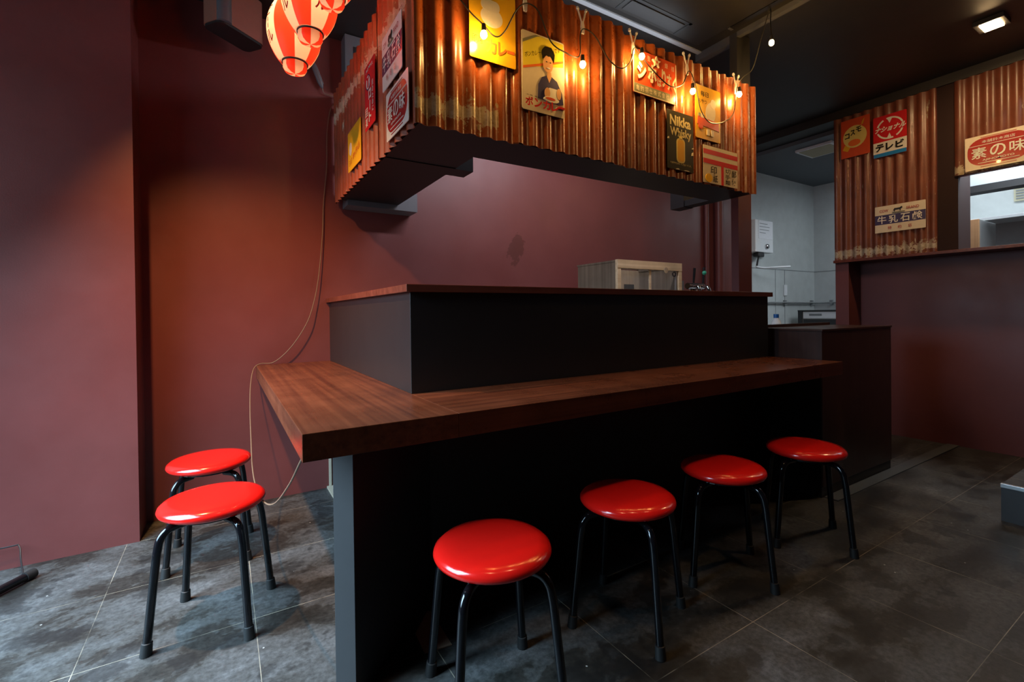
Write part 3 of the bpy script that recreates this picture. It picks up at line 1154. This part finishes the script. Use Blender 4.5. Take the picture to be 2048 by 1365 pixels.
s = front('orange sign with white star and big cream katakana between two bulbs', 1.708, 2.152, 0.316, 0.215, E_orangered)
fr = [(0.0, 0.0), (0.316, 0.0), (0.316, 0.006), (0.0, 0.006)]
s.rect(0.006, 0.006, 0.262, 0.042, E_greygreen, 'lower_band')
s.rect(0.004, 0.002, 0.308, 0.004, E_cream, 'edge_line')
s.rect(0.002, 0.002, 0.004, 0.205, E_cream, 'edge_line')
s.rect(0.310, 0.002, 0.004, 0.205, E_cream, 'edge_line')
for i, c in enumerate('亀的羽仕株式會社'):
    s.text(c, 0.020 + i * 0.030, 0.013, 0.022, 0.026, E_cream, 0.0)
s.text('シ', 0.024, 0.070, 0.062, 0.085, E_cream, 0.05)
s.text('ホ', 0.096, 0.068, 0.064, 0.090, E_cream, 0.05)
s.text('は', 0.164, 0.062, 0.030, 0.040, E_cream, 0.03)
s.text('り', 0.196, 0.066, 0.030, 0.090, E_cream, 0.04)
s.text('す', 0.232, 0.058, 0.036, 0.085, E_cream, 0.03)
s.text('く', 0.276, 0.054, 0.030, 0.085, E_cream, 0.04)
st = []
for k in range(10):
    a = math.pi / 2 + k * math.pi / 5
    rr = 0.030 if k % 2 == 0 else 0.012
    st.append((0.160 + rr * math.cos(a), 0.180 + rr * math.sin(a)))
s.poly(st, E_cream, 'star')
s.poly(ellipse(0.160, 0.180, 0.007, 0.007, 14), E_orangered, 'star_centre')
s.text('登', 0.090, 0.168, 0.022, 0.026, E_cream, 0.0)
s.text('録', 0.216, 0.164, 0.022, 0.026, E_cream, 0.0)
s.text('標', 0.264, 0.160, 0.022, 0.026, E_cream, 0.0)

s = front('worn black whisky sign with yellow bottle and blackletter words', 1.951, 1.820, 0.205, 0.302, E_olive, r=0.002)
s.text('Nikka', 0.020, 0.226, 0.165, 0.054, E_oldgold, 0.035)
s.text('Whisky', 0.020, 0.160, 0.168, 0.058, E_oldgold, 0.03)
s.poly(rounded(0.066, 0.128, 0.022, 6, 0.070, 0.038), E_straw, 'bottle_outline')
s.poly(rounded(0.050, 0.112, 0.016, 6, 0.078, 0.046), E_gold, 'bottle_fill')
s.rect(0.091, 0.164, 0.024, 0.014, E_straw, 'bottle_neck')
s.text('NIPPON KAJU K.K.', 0.020, 0.024, 0.165, 0.012, E_oldgold, 0.0)
for (x, yy, w, h) in ((0.0, 0.15, 0.012, 0.012), (0.19, 0.09, 0.014, 0.02), (0.06, 0.0, 0.03, 0.006), (0.12, 0.0, 0.05, 0.004), (0.194, 0.125, 0.010, 0.008)):
    s.poly([(x, yy), (x + w, yy), (x + w * 0.7, yy + h), (x + w * 0.2, yy + h * 0.7)], E_cream, 'chipped_spot')

s = front('mustard yellow sign with pale pear shape and orange cart, far right of canopy', 2.178, 2.020, 0.216, 0.288, E_gold)
s.text('毎日', 0.045, 0.232, 0.065, 0.028, E_black, 0.01)
s.text('おやつ', 0.025, 0.192, 0.070, 0.024, E_black, 0.0)
s.poly(ellipse(0.128, 0.152, 0.042, 0.058, 28, -0.15), E_cream, 'pale_shape')
s.poly(ellipse(0.150, 0.205, 0.024, 0.026, 20), E_cream, 'pale_shape')
s.poly([(0.012, 0.075), (0.200, 0.062), (0.196, 0.108), (0.018, 0.118)], E_orangered, 'cart')
s.poly(rounded(0.028, 0.024, 0.008, 4, 0.040, 0.112), E_cream, 'parcel')
s.poly(rounded(0.020, 0.020, 0.008, 4, 0.020, 0.116), E_greygreen, 'parcel')
s.poly(ellipse(0.040, 0.066, 0.018, 0.018, 20), E_orangered, 'wheel')
s.poly(rounded(0.022, 0.034, 0.005, 3, 0.092, 0.024), E_cream, 'printed_shape')
s.poly(rounded(0.022, 0.034, 0.005, 3, 0.128, 0.024), E_cream, 'printed_shape')

s = front('white postal sign with red stripes at lower right of canopy front', 2.241, 1.787, 0.310, 0.204, E_cream, r=0.002)
s.rect(0.0, 0.158, 0.31, 0.026, E_red, 'red_stripe')
s.rect(0.0, 0.106, 0.31, 0.026, E_red, 'red_stripe')
s.rect(0.158, 0.0, 0.020, 0.108, E_red, 'red_stripe')
s.text('印', 0.062, 0.052, 0.052, 0.044, E_black, 0.01)
s.text('紙', 0.082, 0.008, 0.040, 0.040, E_black, 0.01)
s.vtext('切手類', 0.192, 0.006, 0.046, 0.094, E_black, 0.01)
s.vtext('郵便', 0.250, 0.008, 0.044, 0.092, E_black, 0.01)
s.poly(ellipse(0.044, 0.026, 0.028, 0.024, 24), E_yellow, 'orange_blot')

# --- right wall
s = right('red sign with yellow disc, left one of the pair on right wall panel', 1.974, 2.391, 0.214, 0.325, E_orangered, r=0.003)
s.poly(ellipse(0.104, 0.170, 0.088, 0.094, 40), E_straw, 'yellow_disc')
s.poly([(0.012, 0.072), (0.05, 0.052), (0.07, 0.082), (0.03, 0.11)], E_gold, 'printed_shape')
s.poly([(0.150, 0.250), (0.166, 0.262), (0.176, 0.308), (0.158, 0.280)], E_gold, 'printed_shape')
s.poly(ellipse(0.100, 0.118, 0.046, 0.028, 24), E_orange, 'orange_blot')
s.text('コ', 0.030, 0.160, 0.036, 0.046, E_black, 0.03, slope=0.1)
s.text('ス', 0.072, 0.180, 0.036, 0.046, E_black, 0.03, slope=0.1)
s.text('モ', 0.114, 0.198, 0.040, 0.046, E_black, 0.03, slope=0.1)

s = right('red, white and blue television sign, right one of the pair on wall panel', 1.736, 2.328, 0.224, 0.334, E_red, r=0.006)
s.rect(0.0, 0.030, 0.224, 0.092, E_white, 'white_band')
s.rect(0.002, 0.001, 0.220, 0.030, E_blue, 'blue_band')
ring = []
zz = s.z()
bm = bmesh.new()
oo = ellipse(0.114, 0.222, 0.092, 0.088, 48)
ii = ellipse(0.114, 0.222, 0.080, 0.076, 48)
vo = [bm.verts.new((p[0], p[1], zz)) for p in oo]
vi = [bm.verts.new((p[0], p[1], zz)) for p in ii]
for k in range(48):
    if k in (14, 15, 38, 39):
        continue
    bm.faces.new((vo[k], vo[(k + 1) % 48], vi[(k + 1) % 48], vi[k]))
link('ring_emblem', bm, E_white, s.root)
s.poly([(0.112, 0.262), (0.132, 0.306), (0.094, 0.306)], E_white, 'ring_emblem')
s.poly([(0.112, 0.182), (0.128, 0.138), (0.092, 0.138)], E_white, 'ring_emblem')
s.rect(0.006, 0.196, 0.212, 0.050, E_red, 'name_band')
s.text('ナショナル', 0.008, 0.200, 0.206, 0.044, E_white, 0.045, shear=0.35)
s.text('テ', 0.012, 0.046, 0.056, 0.060, E_black, 0.045, shear=0.15)
s.text('レ', 0.086, 0.046, 0.052, 0.060, E_black, 0.045)
s.text('ビ', 0.152, 0.046, 0.056, 0.060, E_black, 0.045)

s = right('white sign with navy band low on the right wall panel', 1.728, 1.706, 0.330, 0.216, E_cream, r=0.004)
soap_sign(s, E_navy)

s = right('wide cream sign with red oval badge above the serving hatch', 1.172, 2.070, 0.345, 0.240, E_cream, r=0.004)
flavour_sign(s)

# ------------------------------------------------------------------ stools
def make_stool():
    t = thing('round_stool', 'stool', 'stool')
    bm = bmesh.new()
    R0 = 0.166
    prof = [(0, 0.402), (R0 - 0.03, 0.402), (R0 - 0.012, 0.404), (R0 - 0.003, 0.411), (R0, 0.419), (R0 - 0.003, 0.428), (R0 - 0.014, 0.437), (R0 - 0.035, 0.4425), (R0 - 0.07, 0.445), (R0 - 0.12, 0.4465), (0, 0.447)]
    add_lathe(bm, prof, 56)
    o = link('seat', bm, M_seat, t)
    smooth_by_angle(o, 60)
    bm = bmesh.new()
    add_lathe(bm, [(0, 0.390), (0.125, 0.390), (0.125, 0.402), (0, 0.402)], 40)
    link('seat_plate', bm, M_leg, t)
    for k in range(4):
        a = math.pi / 4 + k * math.pi / 2
        ca, sa = math.cos(a), math.sin(a)
        path = catmull([(r * ca, r * sa, z) for r, z in ((0.085, 0.379), (0.125, 0.379), (0.150, 0.372), (0.167, 0.352), (0.174, 0.325), (0.180, 0.285), (0.1985, 0.12), (0.2085, 0.030))], 4)
        lg = tube('leg', path, 0.0125, M_leg, t, 12)
        f = Vector((0.2085 * ca, 0.2085 * sa, 0.03))
        g = Vector((0.2115 * ca, 0.2115 * sa, 0.0))
        tube('rubber_foot', [f + (f - g) * 0.35, f + (f - g) * 0.30, f, g], [0.0130, 0.0155, 0.0160, 0.0175], M_rubber, lg, 14)
    return t


stools = [(-0.041, 1.987, 28 - 45, 'red round stool at left side of counter, nearer the camera'),
          (-0.063, 2.545, 41 - 45, 'red round stool at left side of counter, nearer the back wall'),
          (0.635, 1.150, 35 - 45, 'red round stool nearest the camera, beside the counter support fin'),
          (1.207, 1.197, 72 - 45, 'second red stool along front of counter from the support fin'),
          (1.765, 1.203, 3 - 45, 'third red stool along front of counter from the support fin'),
          (2.340, 1.160, -6 - 45, 'red round stool at the right end of counter before the low cupboard')]
proto = make_stool()
for i, (x, y, a, lab) in enumerate(stools):
    o = proto if i == 0 else copy_tree(proto)
    o.location = (x, y, 0)
    o.rotation_euler = (0, 0, math.radians(a))
    o['label'] = lab
    o['group'] = 'red stools around the bar counter'

# ------------------------------------------------------------------ lanterns
def lantern_r(t):
    """radius along the lantern body, t 0 bottom .. 1 top"""
    return 0.046 + 0.062 * math.sin(math.pi * (0.04 + 0.92 * t)) ** 0.75


def make_lantern(label, loc, rot, turn, sc=1.0):
    t_ = thing('paper_lantern', label, 'lantern', loc, rot, 'red and white paper lanterns')
    t_.scale = (sc, sc, sc)
    H = 0.265
    seg = 48
    bm = bmesh.new()
    prof = [(lantern_r(k / 24), H * k / 24) for k in range(25)]
    add_lathe(bm, prof, seg, Matrix.Rotation(turn, 4, 'Z'), cap=False, mat_fn=lambda k: (k // 6) % 2)
    o = link('lantern_body', bm, [M_lanred, M_lanwhite], t_, smooth=True)
    for z0, z1, nm in ((-0.045, 0.0, 'bottom_collar'), (H, H + 0.03, 'top_collar')):
        bm = bmesh.new()
        pf = [(0.0, z0), (0.022, z0 + 0.001), (0.040, z0 + 0.008), (0.0475, z0 + 0.022), (0.0470, z1)] if z1 == 0 else [(0.0470, z0), (0.044, z1)]
        add_lathe(bm, pf, seg, Matrix.Rotation(turn, 4, 'Z'), cap=False, mat_fn=lambda k: (k // 6) % 2)
        link(nm, bm, [M_lanred, M_lanwhite], t_, smooth=True)
    for z0 in (-0.003, H - 0.003):
        bm = bmesh.new()
        add_lathe(bm, [(0.0480, z0), (0.0515, z0), (0.0515, z0 + 0.007), (0.0480, z0 + 0.007)], seg, cap=False)
        link('hoop', bm, M_black, t_, smooth=True)
    bm = bmesh.new()
    bmesh.ops.create_uvsphere(bm, u_segments=16, v_segments=10, radius=0.020)
    bmesh.ops.translate(bm, verts=bm.verts[:], vec=(0, 0, H * 0.74))
    link('bulb', bm, M_lanbulb, t_, smooth=True)
    # lettering running down the white gores
    for gore in (1, 3, 5, 7):
        ang0 = turn + (gore + 0.5) * math.pi / 4
        out = bmesh.new()
        for i, c in enumerate(('ビ', 'l', 'ル')):
            bmt = text_bm(c, 0.007 if c == 'l' else 0.046, 0.044, 0.02)
            ox = -0.0035 if c == 'l' else -0.023
            for v in bmt.verts:
                zz_ = H * 0.80 - (i + 1) * 0.052 + v.co.y
                tt = min(1, max(0, zz_ / H))
                r = lantern_r(tt) + 0.0012
                aa = ang0 + (v.co.x + ox) / r
                v.co = Vector((r * math.cos(aa), r * math.sin(aa), zz_))
            me = bpy.data.meshes.new('tmp')
            bmt.to_mesh(me)
            bmt.free()
            out.from_mesh(me)
            bpy.data.meshes.remove(me)
        link('lettering', out, E_darkred, t_)
    # hanging wire up to the ceiling (in the lantern's own frame)
    up = Vector((loc[0], loc[1], ZC))
    Minv = (Matrix.Translation(loc) @ Euler(rot).to_matrix().to_4x4() @ Matrix.Scale(sc, 4)).inverted()
    tube('hanging_wire', [Vector((0, 0, H - 0.02)), Vector((0, 0, H + 0.05)), Minv @ up], 0.0022, M_black, t_, 6)
    return t_


M_lanbulb = bulb_mat('lantern_bulb', (1.0, 0.68, 0.40), 150)

make_lantern('red and white lantern hanging lowest of the cluster by the canopy', (0.295, 2.35, 2.240), (0.0, 0.0, 0), math.radians(218), 1.068)
make_lantern('red and white lantern in the middle of the hanging cluster', (0.324, 2.10, 2.258), (0, 0.0, 0), math.radians(219), 1.02)
make_lantern('red and white lantern cut by the picture top, highest of the cluster', (0.366, 1.862, 2.282), (0, 0, 0), math.radians(225), 0.95)

# ------------------------------------------------------------------ string lights on the canopy
sl = thing('string_light', 'string of warm glowing bulbs on black wire along the canopy front', 'lights', (0.70, 1.60, 2.40))
OSL = Vector((0.70, 1.60, 2.40))
YW = 1.592
wire = [(0.62, 1.60, 2.44), (0.70, YW, 2.33), (0.80, YW, 2.235), (0.862, YW, 2.198), (0.92, YW, 2.165), (0.965, YW, 2.20), (1.02, YW, 2.30), (1.071, YW, 2.345),
        (1.13, YW, 2.33), (1.19, YW, 2.225), (1.27, YW, 2.20), (1.345, YW, 2.205), (1.352, YW, 2.30), (1.376, YW, 2.335), (1.44, YW, 2.32), (1.52, YW, 2.24), (1.60, YW, 2.22), (1.66, YW, 2.27),
        (1.69, YW, 2.342), (1.78, YW - 0.002, 2.28), (1.93, YW, 2.22), (2.03, YW, 2.25), (2.086, YW, 2.335), (2.14, YW, 2.265), (2.18, YW, 2.15), (2.26, YW, 2.10), (2.38, YW, 2.13), (2.47, YW, 2.20), (2.502, YW, 2.345),
        (2.56, YW, 2.42), (2.66, YW, 2.50), (2.69, 1.56, 2.66), (2.69, 1.505, 2.805), (2.64, 1.475, 2.70), (2.584, 1.439, 2.595)]
wire = [Vector(p) - OSL for p in wire]
tube('wire', catmull(wire, 5), 0.0028, M_black, sl, 6)
bulbs = [(0.862, 1.578, 2.148), (1.352, 1.578, 2.165), (1.720, 1.578, 2.302), (2.095, 1.578, 2.225), (2.502, 1.578, 2.305), (2.584, 1.439, 2.55)]
for p in bulbs:
    v = Vector(p) - OSL
    bm = bmesh.new()
    bmesh.ops.create_uvsphere(bm, u_segments=14, v_segments=10, radius=0.0130)
    for q in bm.verts:
        q.co.z *= 1.25
        q.co += v
    b_ = link('bulb', bm, M_bulb, sl, smooth=True)
    bm = bmesh.new()
    add_lathe(bm, [(0, 0.040), (0.008, 0.040), (0.0095, 0.012), (0, 0.012)], 12, Matrix.Translation(v))
    link('socket', bm, M_black, sl, smooth=False)

# clear spring clips gripping the wire on the sheet edge
clip_names = ['clear clip on canopy edge above the pictured-person curry sign', 'clear clip on canopy edge above the single bulb left of centre', 'clear clip on canopy edge above the orange star sign',
              'clear clip on canopy edge above the whisky sign', 'rightmost clear clip on the canopy edge']
for i, x in enumerate((1.071, 1.376, 1.690, 2.086, 2.513)):
    c = thing('spring_clip', clip_names[i], 'clip', (x, 1.605, 2.352), (0, math.radians(random.uniform(-4, 4)), 0), 'clear spring clips along the canopy edge')
    c.scale = (0.72, 0.72, 0.72)
    bm = bmesh.new()
    add_prism(bm, [(-0.010, -0.045), (0.010, -0.045), (0.014, 0.0), (0.008, 0.03), (-0.008, 0.03), (-0.014, 0.0)], -0.006, 0.006, Matrix.Rotation(math.radians(90), 4, 'X'))
    link('jaw', bm, M_clear, c, bevel=0.002)
    for sgn in (-1, 1):
        tube('handle', [(sgn * 0.004, 0, 0.02), (sgn * 0.030, 0.0, 0.098)], [0.0045, 0.006], M_clear, c, 8)
        tube('handle_tip', [(sgn * 0.030, 0.0, 0.094), (sgn * 0.034, 0.0, 0.104), (sgn * 0.036, 0.0, 0.112)], [0.0085, 0.0095, 0.006], M_whitepl, c, 10)

# ------------------------------------------------------------------ ceiling fittings
lp = thing('ceiling_lamp', 'square warm LED ceiling lamp shining at upper right', 'lamp', (4.01, 0.893, ZC))
bm = bmesh.new()
rot = Matrix.Rotation(math.radians(0), 4, 'Z')
add_box(bm, (-0.07, -0.07, -0.03), (0.07, 0.07, 0))
link('housing', bm, M_black, lp, bevel=0.003)
bm = bmesh.new()
add_box(bm, (-0.056, -0.042, -0.034), (0.056, 0.042, -0.0305))
link('led_panel', bm, M_lamp, lp)

tr = thing('track_rail', 'slim black light track on the ceiling in front of the post', 'rail', (2.67, 1.2, ZC))
box('rail', (-0.016, -1.6, -0.022), (0.016, 0.53, 0), M_black, tr)
box('end_cap', (-0.018, 0.53, -0.024), (0.018, 0.545, 0), M_greybox, tr)

ac = thing('ceiling_cassette', 'dark ceiling air conditioner panel above the canopy', 'air conditioner', (2.15, 1.72, ZC))
box('panel', (-0.45, -0.45, -0.022), (0.50, 0.24, 0), M_ceil, ac, 0.004)
box('vane', (-0.20, 0.13, -0.027), (0.24, 0.215, -0.0225), M_post, ac, 0.003)
bm = bmesh.new()
for (a, b) in (((-0.235, 0.105, -0.0245), (-0.215, 0.232, -0.0222)), ((0.255, 0.105, -0.0245), (0.275, 0.232, -0.0222)), ((-0.235, 0.105, -0.0245), (0.275, 0.118, -0.0222))):
    add_box(bm, a, b)
link('vane_frame', bm, M_kblack, ac)

# loudspeaker hanging in the corner
sp = thing('loudspeaker', 'brown and black box loudspeaker high on the back wall by the lanterns', 'speaker', (0.07, 2.90, 2.57), (math.radians(0), math.radians(0), math.radians(38)))
bm = bmesh.new()
add_prism(bm, rounded(0.27, 0.14, 0.035, 5, -0.135, -0.07), 0.012, 0.24)
link('cabinet', bm, plain('brown_speaker_grille', (0.22, 0.085, 0.055), 0.55), sp, smooth=False)
bm = bmesh.new()
add_prism(bm, rounded(0.262, 0.132, 0.033, 5, -0.131, -0.066), 0.0, 0.012)
link('base_cap', bm, M_black, sp)
box('bracket', (-0.02, 0.06, 0.10), (0.02, 0.17, 0.14), M_greybox, sp)
bm = bmesh.new()
add_tube(bm, [(-0.10, -0.052, 0.01), (-0.10, -0.052, 0.24)], 0.035, 14)
o = link('corner_trim', bm, M_greybox, sp)
smooth_by_angle(o, 50)

jb = thing('junction_box', 'grey steel box on back wall behind the canopy top', 'box', (0.66, 3.0, 2.50))
box('housing', (0, 0, 0), (0.11, 0.105, 0.325), M_greybox, jb, 0.003)
box('slot', (0.052, -0.003, 0.215), (0.085, 0.0, 0.255), M_black, jb)

# ------------------------------------------------------------------ power cord on the back wall
pc = thing('power_cord', 'thin brown cord with inline switch running down back wall over counter', 'cord', (0.49, 3.08, 2.65))
OPC = Vector((0.49, 3.08, 2.65))
yw = YB - 0.008
P1 = [(0.478, yw, 2.75), (0.486, yw - 0.01, 2.64)]
tube('upper_cord', [Vector(p) - OPC for p in P1], 0.003, M_black, pc, 6)
P2 = [(0.541, yw - 0.015, 2.49), (0.552, yw - 0.01, 2.465), (0.60, yw - 0.01, 2.458), (0.632, yw - 0.006, 2.45), (0.615, yw, 2.42), (0.588, yw, 2.37), (0.567, yw, 2.23), (0.561, yw, 2.01), (0.540, yw, 1.79), (0.529, yw - 0.004, 1.577), (0.502, yw - 0.012, 1.32), (0.468, yw - 0.02, 1.15), (0.424, yw - 0.03, 1.028), (0.340, yw - 0.03, 0.896),
      (0.250, yw - 0.02, 0.812), (0.178, yw - 0.02, 0.806), (0.141, yw - 0.05, 0.780), (0.120, 2.95, 0.70), (0.110, 2.80, 0.585), (0.105, 2.62, 0.480), (0.100, 2.40, 0.398), (0.104, 2.15, 0.380), (0.116, 1.90, 0.410), (0.130, 1.65, 0.490), (0.150, 1.44, 0.610), (0.172, 1.32, 0.715), (0.195, 1.30, 0.726)]
tube('cord', [p - OPC for p in catmull(P2, 6)], 0.0027, M_cord, pc, 6)
bm = bmesh.new()
A = Vector((0.486, yw - 0.016, 2.640)) - OPC
B = Vector((0.541, yw - 0.016, 2.490)) - OPC
add_tube(bm, [A, A.lerp(B, 0.12), A.lerp(B, 0.25), A.lerp(B, 0.75), A.lerp(B, 0.88), B], [0.006, 0.013, 0.017, 0.017, 0.013, 0.005], 10)
o = link('inline_switch', bm, M_greybox, pc)
smooth_by_angle(o, 50)
w2 = Vector((0.026, -0.012, 0.006))
tube('highlight_rib', [A.lerp(B, 0.3) + w2 * 0.45, A.lerp(B, 0.85) + w2 * 0.45], 0.004, M_steel, o, 6)

# drain pipes on the back wall at right
for (x, r, lab) in ((4.47, 0.045, 'thick maroon painted pipe against back wall right of the counter'), (4.29, 0.022, 'thin maroon painted pipe against back wall right of the counter')):
    bm = bmesh.new()
    add_tube(bm, [(0, 0, 0), (0, 0, 2.82)], r, 18)
    o = link('wall_pipe', bm, M_wall)
    o.location = (x, YB - r - 0.002, 0)
    smooth_by_angle(o, 50)
    tag(o, lab, 'pipe')

# ------------------------------------------------------------------ kitchen
wh = thing('water_heater', 'white water heater on kitchen wall with paper notice on it', 'water heater', (5.22, 3.075, 1.70))
box('casing', (-0.06, 0, 0.05), (0.30, 0.125, 0.42), M_whitepl, wh, 0.006)
box('paper_notice', (0.0, -0.003, 0.205), (0.285, 0.0, 0.415), M_paper, wh)
bm = bmesh.new()
for k, ww in enumerate((0.16, 0.2, 0.19, 0.12)):
    add_box(bm, (0.02, -0.0042, 0.375 - k * 0.035), (0.02 + ww, -0.003, 0.381 - k * 0.035))
link('notice_print', bm, M_joint, wh)
bm = bmesh.new()
add_lathe(bm, [(0.0, 0.0), (0.030, 0.0), (0.026, 0.02), (0, 0.022)], 20, Matrix.Translation((0.16, 0.0, 0.12)) @ Matrix.Rotation(math.radians(90), 4, 'X'))
link('knob', bm, M_chrome, wh, smooth=True)
box('valve', (0.02, 0.01, 0.0), (0.14, 0.08, 0.05), M_kblack, wh, 0.01)
tube('supply_pipe', catmull([(0.07, 0.04, 0.01), (0.06, 0.05, -0.06), (0.06, 0.06, -0.12)], 5), 0.010, M_kblack, wh, 8)
tube('swivel_spout', catmull([(0.03, 0.05, -0.115), (0.10, 0.0, -0.13), (0.24, -0.10, -0.125), (0.36, -0.16, -0.12)], 5), 0.012, M_whitepl, wh, 8)

pp = thing('wall_pipe', 'horizontal steel pipe with brackets on kitchen wall', 'pipe', (4.9, 3.17, 1.172))
tube('pipe', [(0, 0, 0), (1.79, 0, 0), (1.80, -0.02, 0.0), (1.80, -2.0, 0.0)], 0.011, M_steel, pp, 8)
for x in (1.05, 1.70):
    box('bracket', (x, 0.0, -0.03), (x + 0.035, 0.028, 0.03), M_joint, pp)
box('bracket', (1.79, -0.20, -0.03), (1.815, -0.165, 0.03), M_joint, pp)

so = thing('wall_socket', 'white wall socket plate on kitchen wall above the steel pipe', 'socket', (6.0, 3.188, 1.26))
box('plate', (-0.035, 0, 0), (0.035, 0.011, 0.135), M_whitepl, so, 0.002)
box('insert', (-0.018, -0.002, 0.03), (0.018, 0.0, 0.105), M_paper, so)

ov = thing('kitchen_oven', 'cream steel oven against kitchen wall beyond the low cupboard', 'oven', (6.05, 1.5, 0))
box('body', (0.05, 0, 0.05), (0.66, 1.58, 1.06), M_oven, ov, 0.004)
box('frame_post', (0.035, 1.54, 0.05), (0.06, 1.59, 1.07), M_kblack, ov)
box('top_edge', (0.03, 0, 1.06), (0.66, 1.59, 1.075), M_kblack, ov)
box('control_strip', (0.042, 0.0, 0.975), (0.05, 1.53, 1.05), M_whitepl, ov)
box('name_plate', (0.038, 1.32, 1.005), (0.042, 1.46, 1.03), M_joint, ov)
box('display', (0.038, 0.6, 0.98), (0.042, 0.98, 1.045), M_kblack, ov)
box('dark_slot', (0.040, 0.0, 0.90), (0.05, 1.53, 0.965), M_kblack, ov)
tube('handle', [(0.02, 0.2, 0.84), (0.02, 1.45, 0.84)], 0.012, M_chrome, ov, 8)

kc = thing('kitchen_lamp', 'unlit yellowish square lamp panel on kitchen ceiling', 'lamp', (5.20, 2.40, 2.72))
box('frame', (-0.17, -0.17, -0.025), (0.17, 0.17, 0), M_whitepl, kc, 0.003)
box('louvre', (-0.145, -0.145, -0.028), (0.145, 0.145, -0.0255), plain('yellowed_diffuser', (0.40, 0.36, 0.22), 0.5), kc)

# table and bottle behind the low cupboard
kt = thing('kitchen_table', 'steel kitchen table behind the low cupboard', 'table', (3.35, 1.90, 0))
box('top', (0, 0, 0.815), (0.85, 0.36, 0.845), M_steel, kt, 0.002)
for x in (0.02, 0.80):
    for y in (0.02, 0.31):
        box('leg', (x, y, 0), (x + 0.03, y + 0.03, 0.815), M_steel, kt)
bt = thing('plastic_bottle', 'clear plastic bottle with blue cap behind the low cupboard', 'bottle', (3.597, 1.985, 0.845))
bm = bmesh.new()
add_lathe(bm, [(0.0, 0), (0.036, 0), (0.038, 0.01), (0.038, 0.115), (0.030, 0.150), (0.016, 0.172), (0.016, 0.182)], 20)
link('bottle_body', bm, M_clear, bt, smooth=True)
bm = bmesh.new()
add_lathe(bm, [(0.0, 0.176), (0.0185, 0.176), (0.0185, 0.204), (0.0, 0.204)], 16)
link('cap', bm, M_bluecap, bt)

# things seen through the serving hatch
hd = thing('range_hood', 'pale steel range hood seen through the serving hatch', 'hood', (5.3, 0.2, 2.03))
box('canopy', (0, -0.6, 0.055), (0.12, 1.5, 0.68), M_hood, hd, 0.003)
box('lower_lip', (-0.012, -0.6, 0.0), (0.13, 1.51, 0.055), M_kblack, hd)
vg = thing('vent_grille', 'cream louvred vent on kitchen wall through the hatch', 'vent', (6.70, 1.27, 2.13))
box('frame', (0.0, -0.10, 0), (0.02, 0.07, 0.16), plain('cream_vent', (0.45, 0.43, 0.30), 0.5), vg)
for k in range(5):
    box('slat', (-0.006, -0.085, 0.02 + k * 0.026), (0.0, 0.055, 0.032 + k * 0.026), M_joint, vg)
fr_ = thing('refrigerator', 'tall steel refrigerator with brown wooden door seen in the hatch', 'refrigerator', (5.3, 1.26, 0))
box('body', (0.022, 0, 0.02), (0.45, 0.11, 1.81), M_steel, fr_, 0.004)
box('door', (0, 0, 0.04), (0.022, 0.10, 1.81), M_brownwood, fr_, 0.003)
box('hinge_strip', (0.002, 0.10, 0.04), (0.03, 0.135, 1.80), M_kblack, fr_)
sk = thing('wall_shelf', 'white shelf board on kitchen wall through the hatch', 'shelf', (6.35, 0.2, 1.93))
box('board', (0, -0.8, 0), (0.37, 1.6, 0.03), M_whitepl, sk, 0.002)
box('bracket', (0.2, 0.2, -0.12), (0.37, 0.22, 0.0), M_steel, sk)

# ------------------------------------------------------------------ floor-level items
stp = thing('floor_step', 'tiled step with bright metal nosing at right edge of picture', 'step', (3.335, 0.717, 0))
box('body', (0, -1.6, 0), (1.50, 0, 0.176), M_panel, stp)
box('tile_top', (0.0, -1.6, 0.176), (1.50, 0, 0.186), M_floor, stp)
box('nosing', (-0.006, -1.6, 0.170), (0.016, 0.002, 0.190), M_steel, stp, 0.002)

sf = thing('stand_foot', 'black metal stand foot lying on the floor at lower left', 'stand', (-0.72, 2.68, 0))
tube('foot_bar', [(-0.42, -0.60, 0.020), (0.015, 0.015, 0.020)], 0.016, M_leg, sf, 12)
tube('end_plug', [(0.008, 0.005, 0.020), (0.030, 0.036, 0.020)], 0.019, M_rubber, sf, 12)
tube('cross_wire', catmull([(0.0, 0.02, 0.030), (-0.03, 0.11, 0.06), (-0.05, 0.165, 0.10), (-0.09, 0.165, 0.103), (-0.40, 0.165, 0.10)], 4), 0.003, M_black, sf, 6)
tube('foot_bar', [(-0.62, -0.46, 0.020), (-0.02, -0.03, 0.020)], 0.007, M_leg, sf, 8)

cd = bmesh.new()  # thin flat tan patch on the floor under the counter
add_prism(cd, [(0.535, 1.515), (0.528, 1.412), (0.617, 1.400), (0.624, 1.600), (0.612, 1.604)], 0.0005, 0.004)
tag(link('flat_tan_patch', cd, plain('tan_patch_colour', (0.36, 0.26, 0.18), 0.8)), 'flat tan patch on floor under counter beside the nearest front stool', 'scrap')
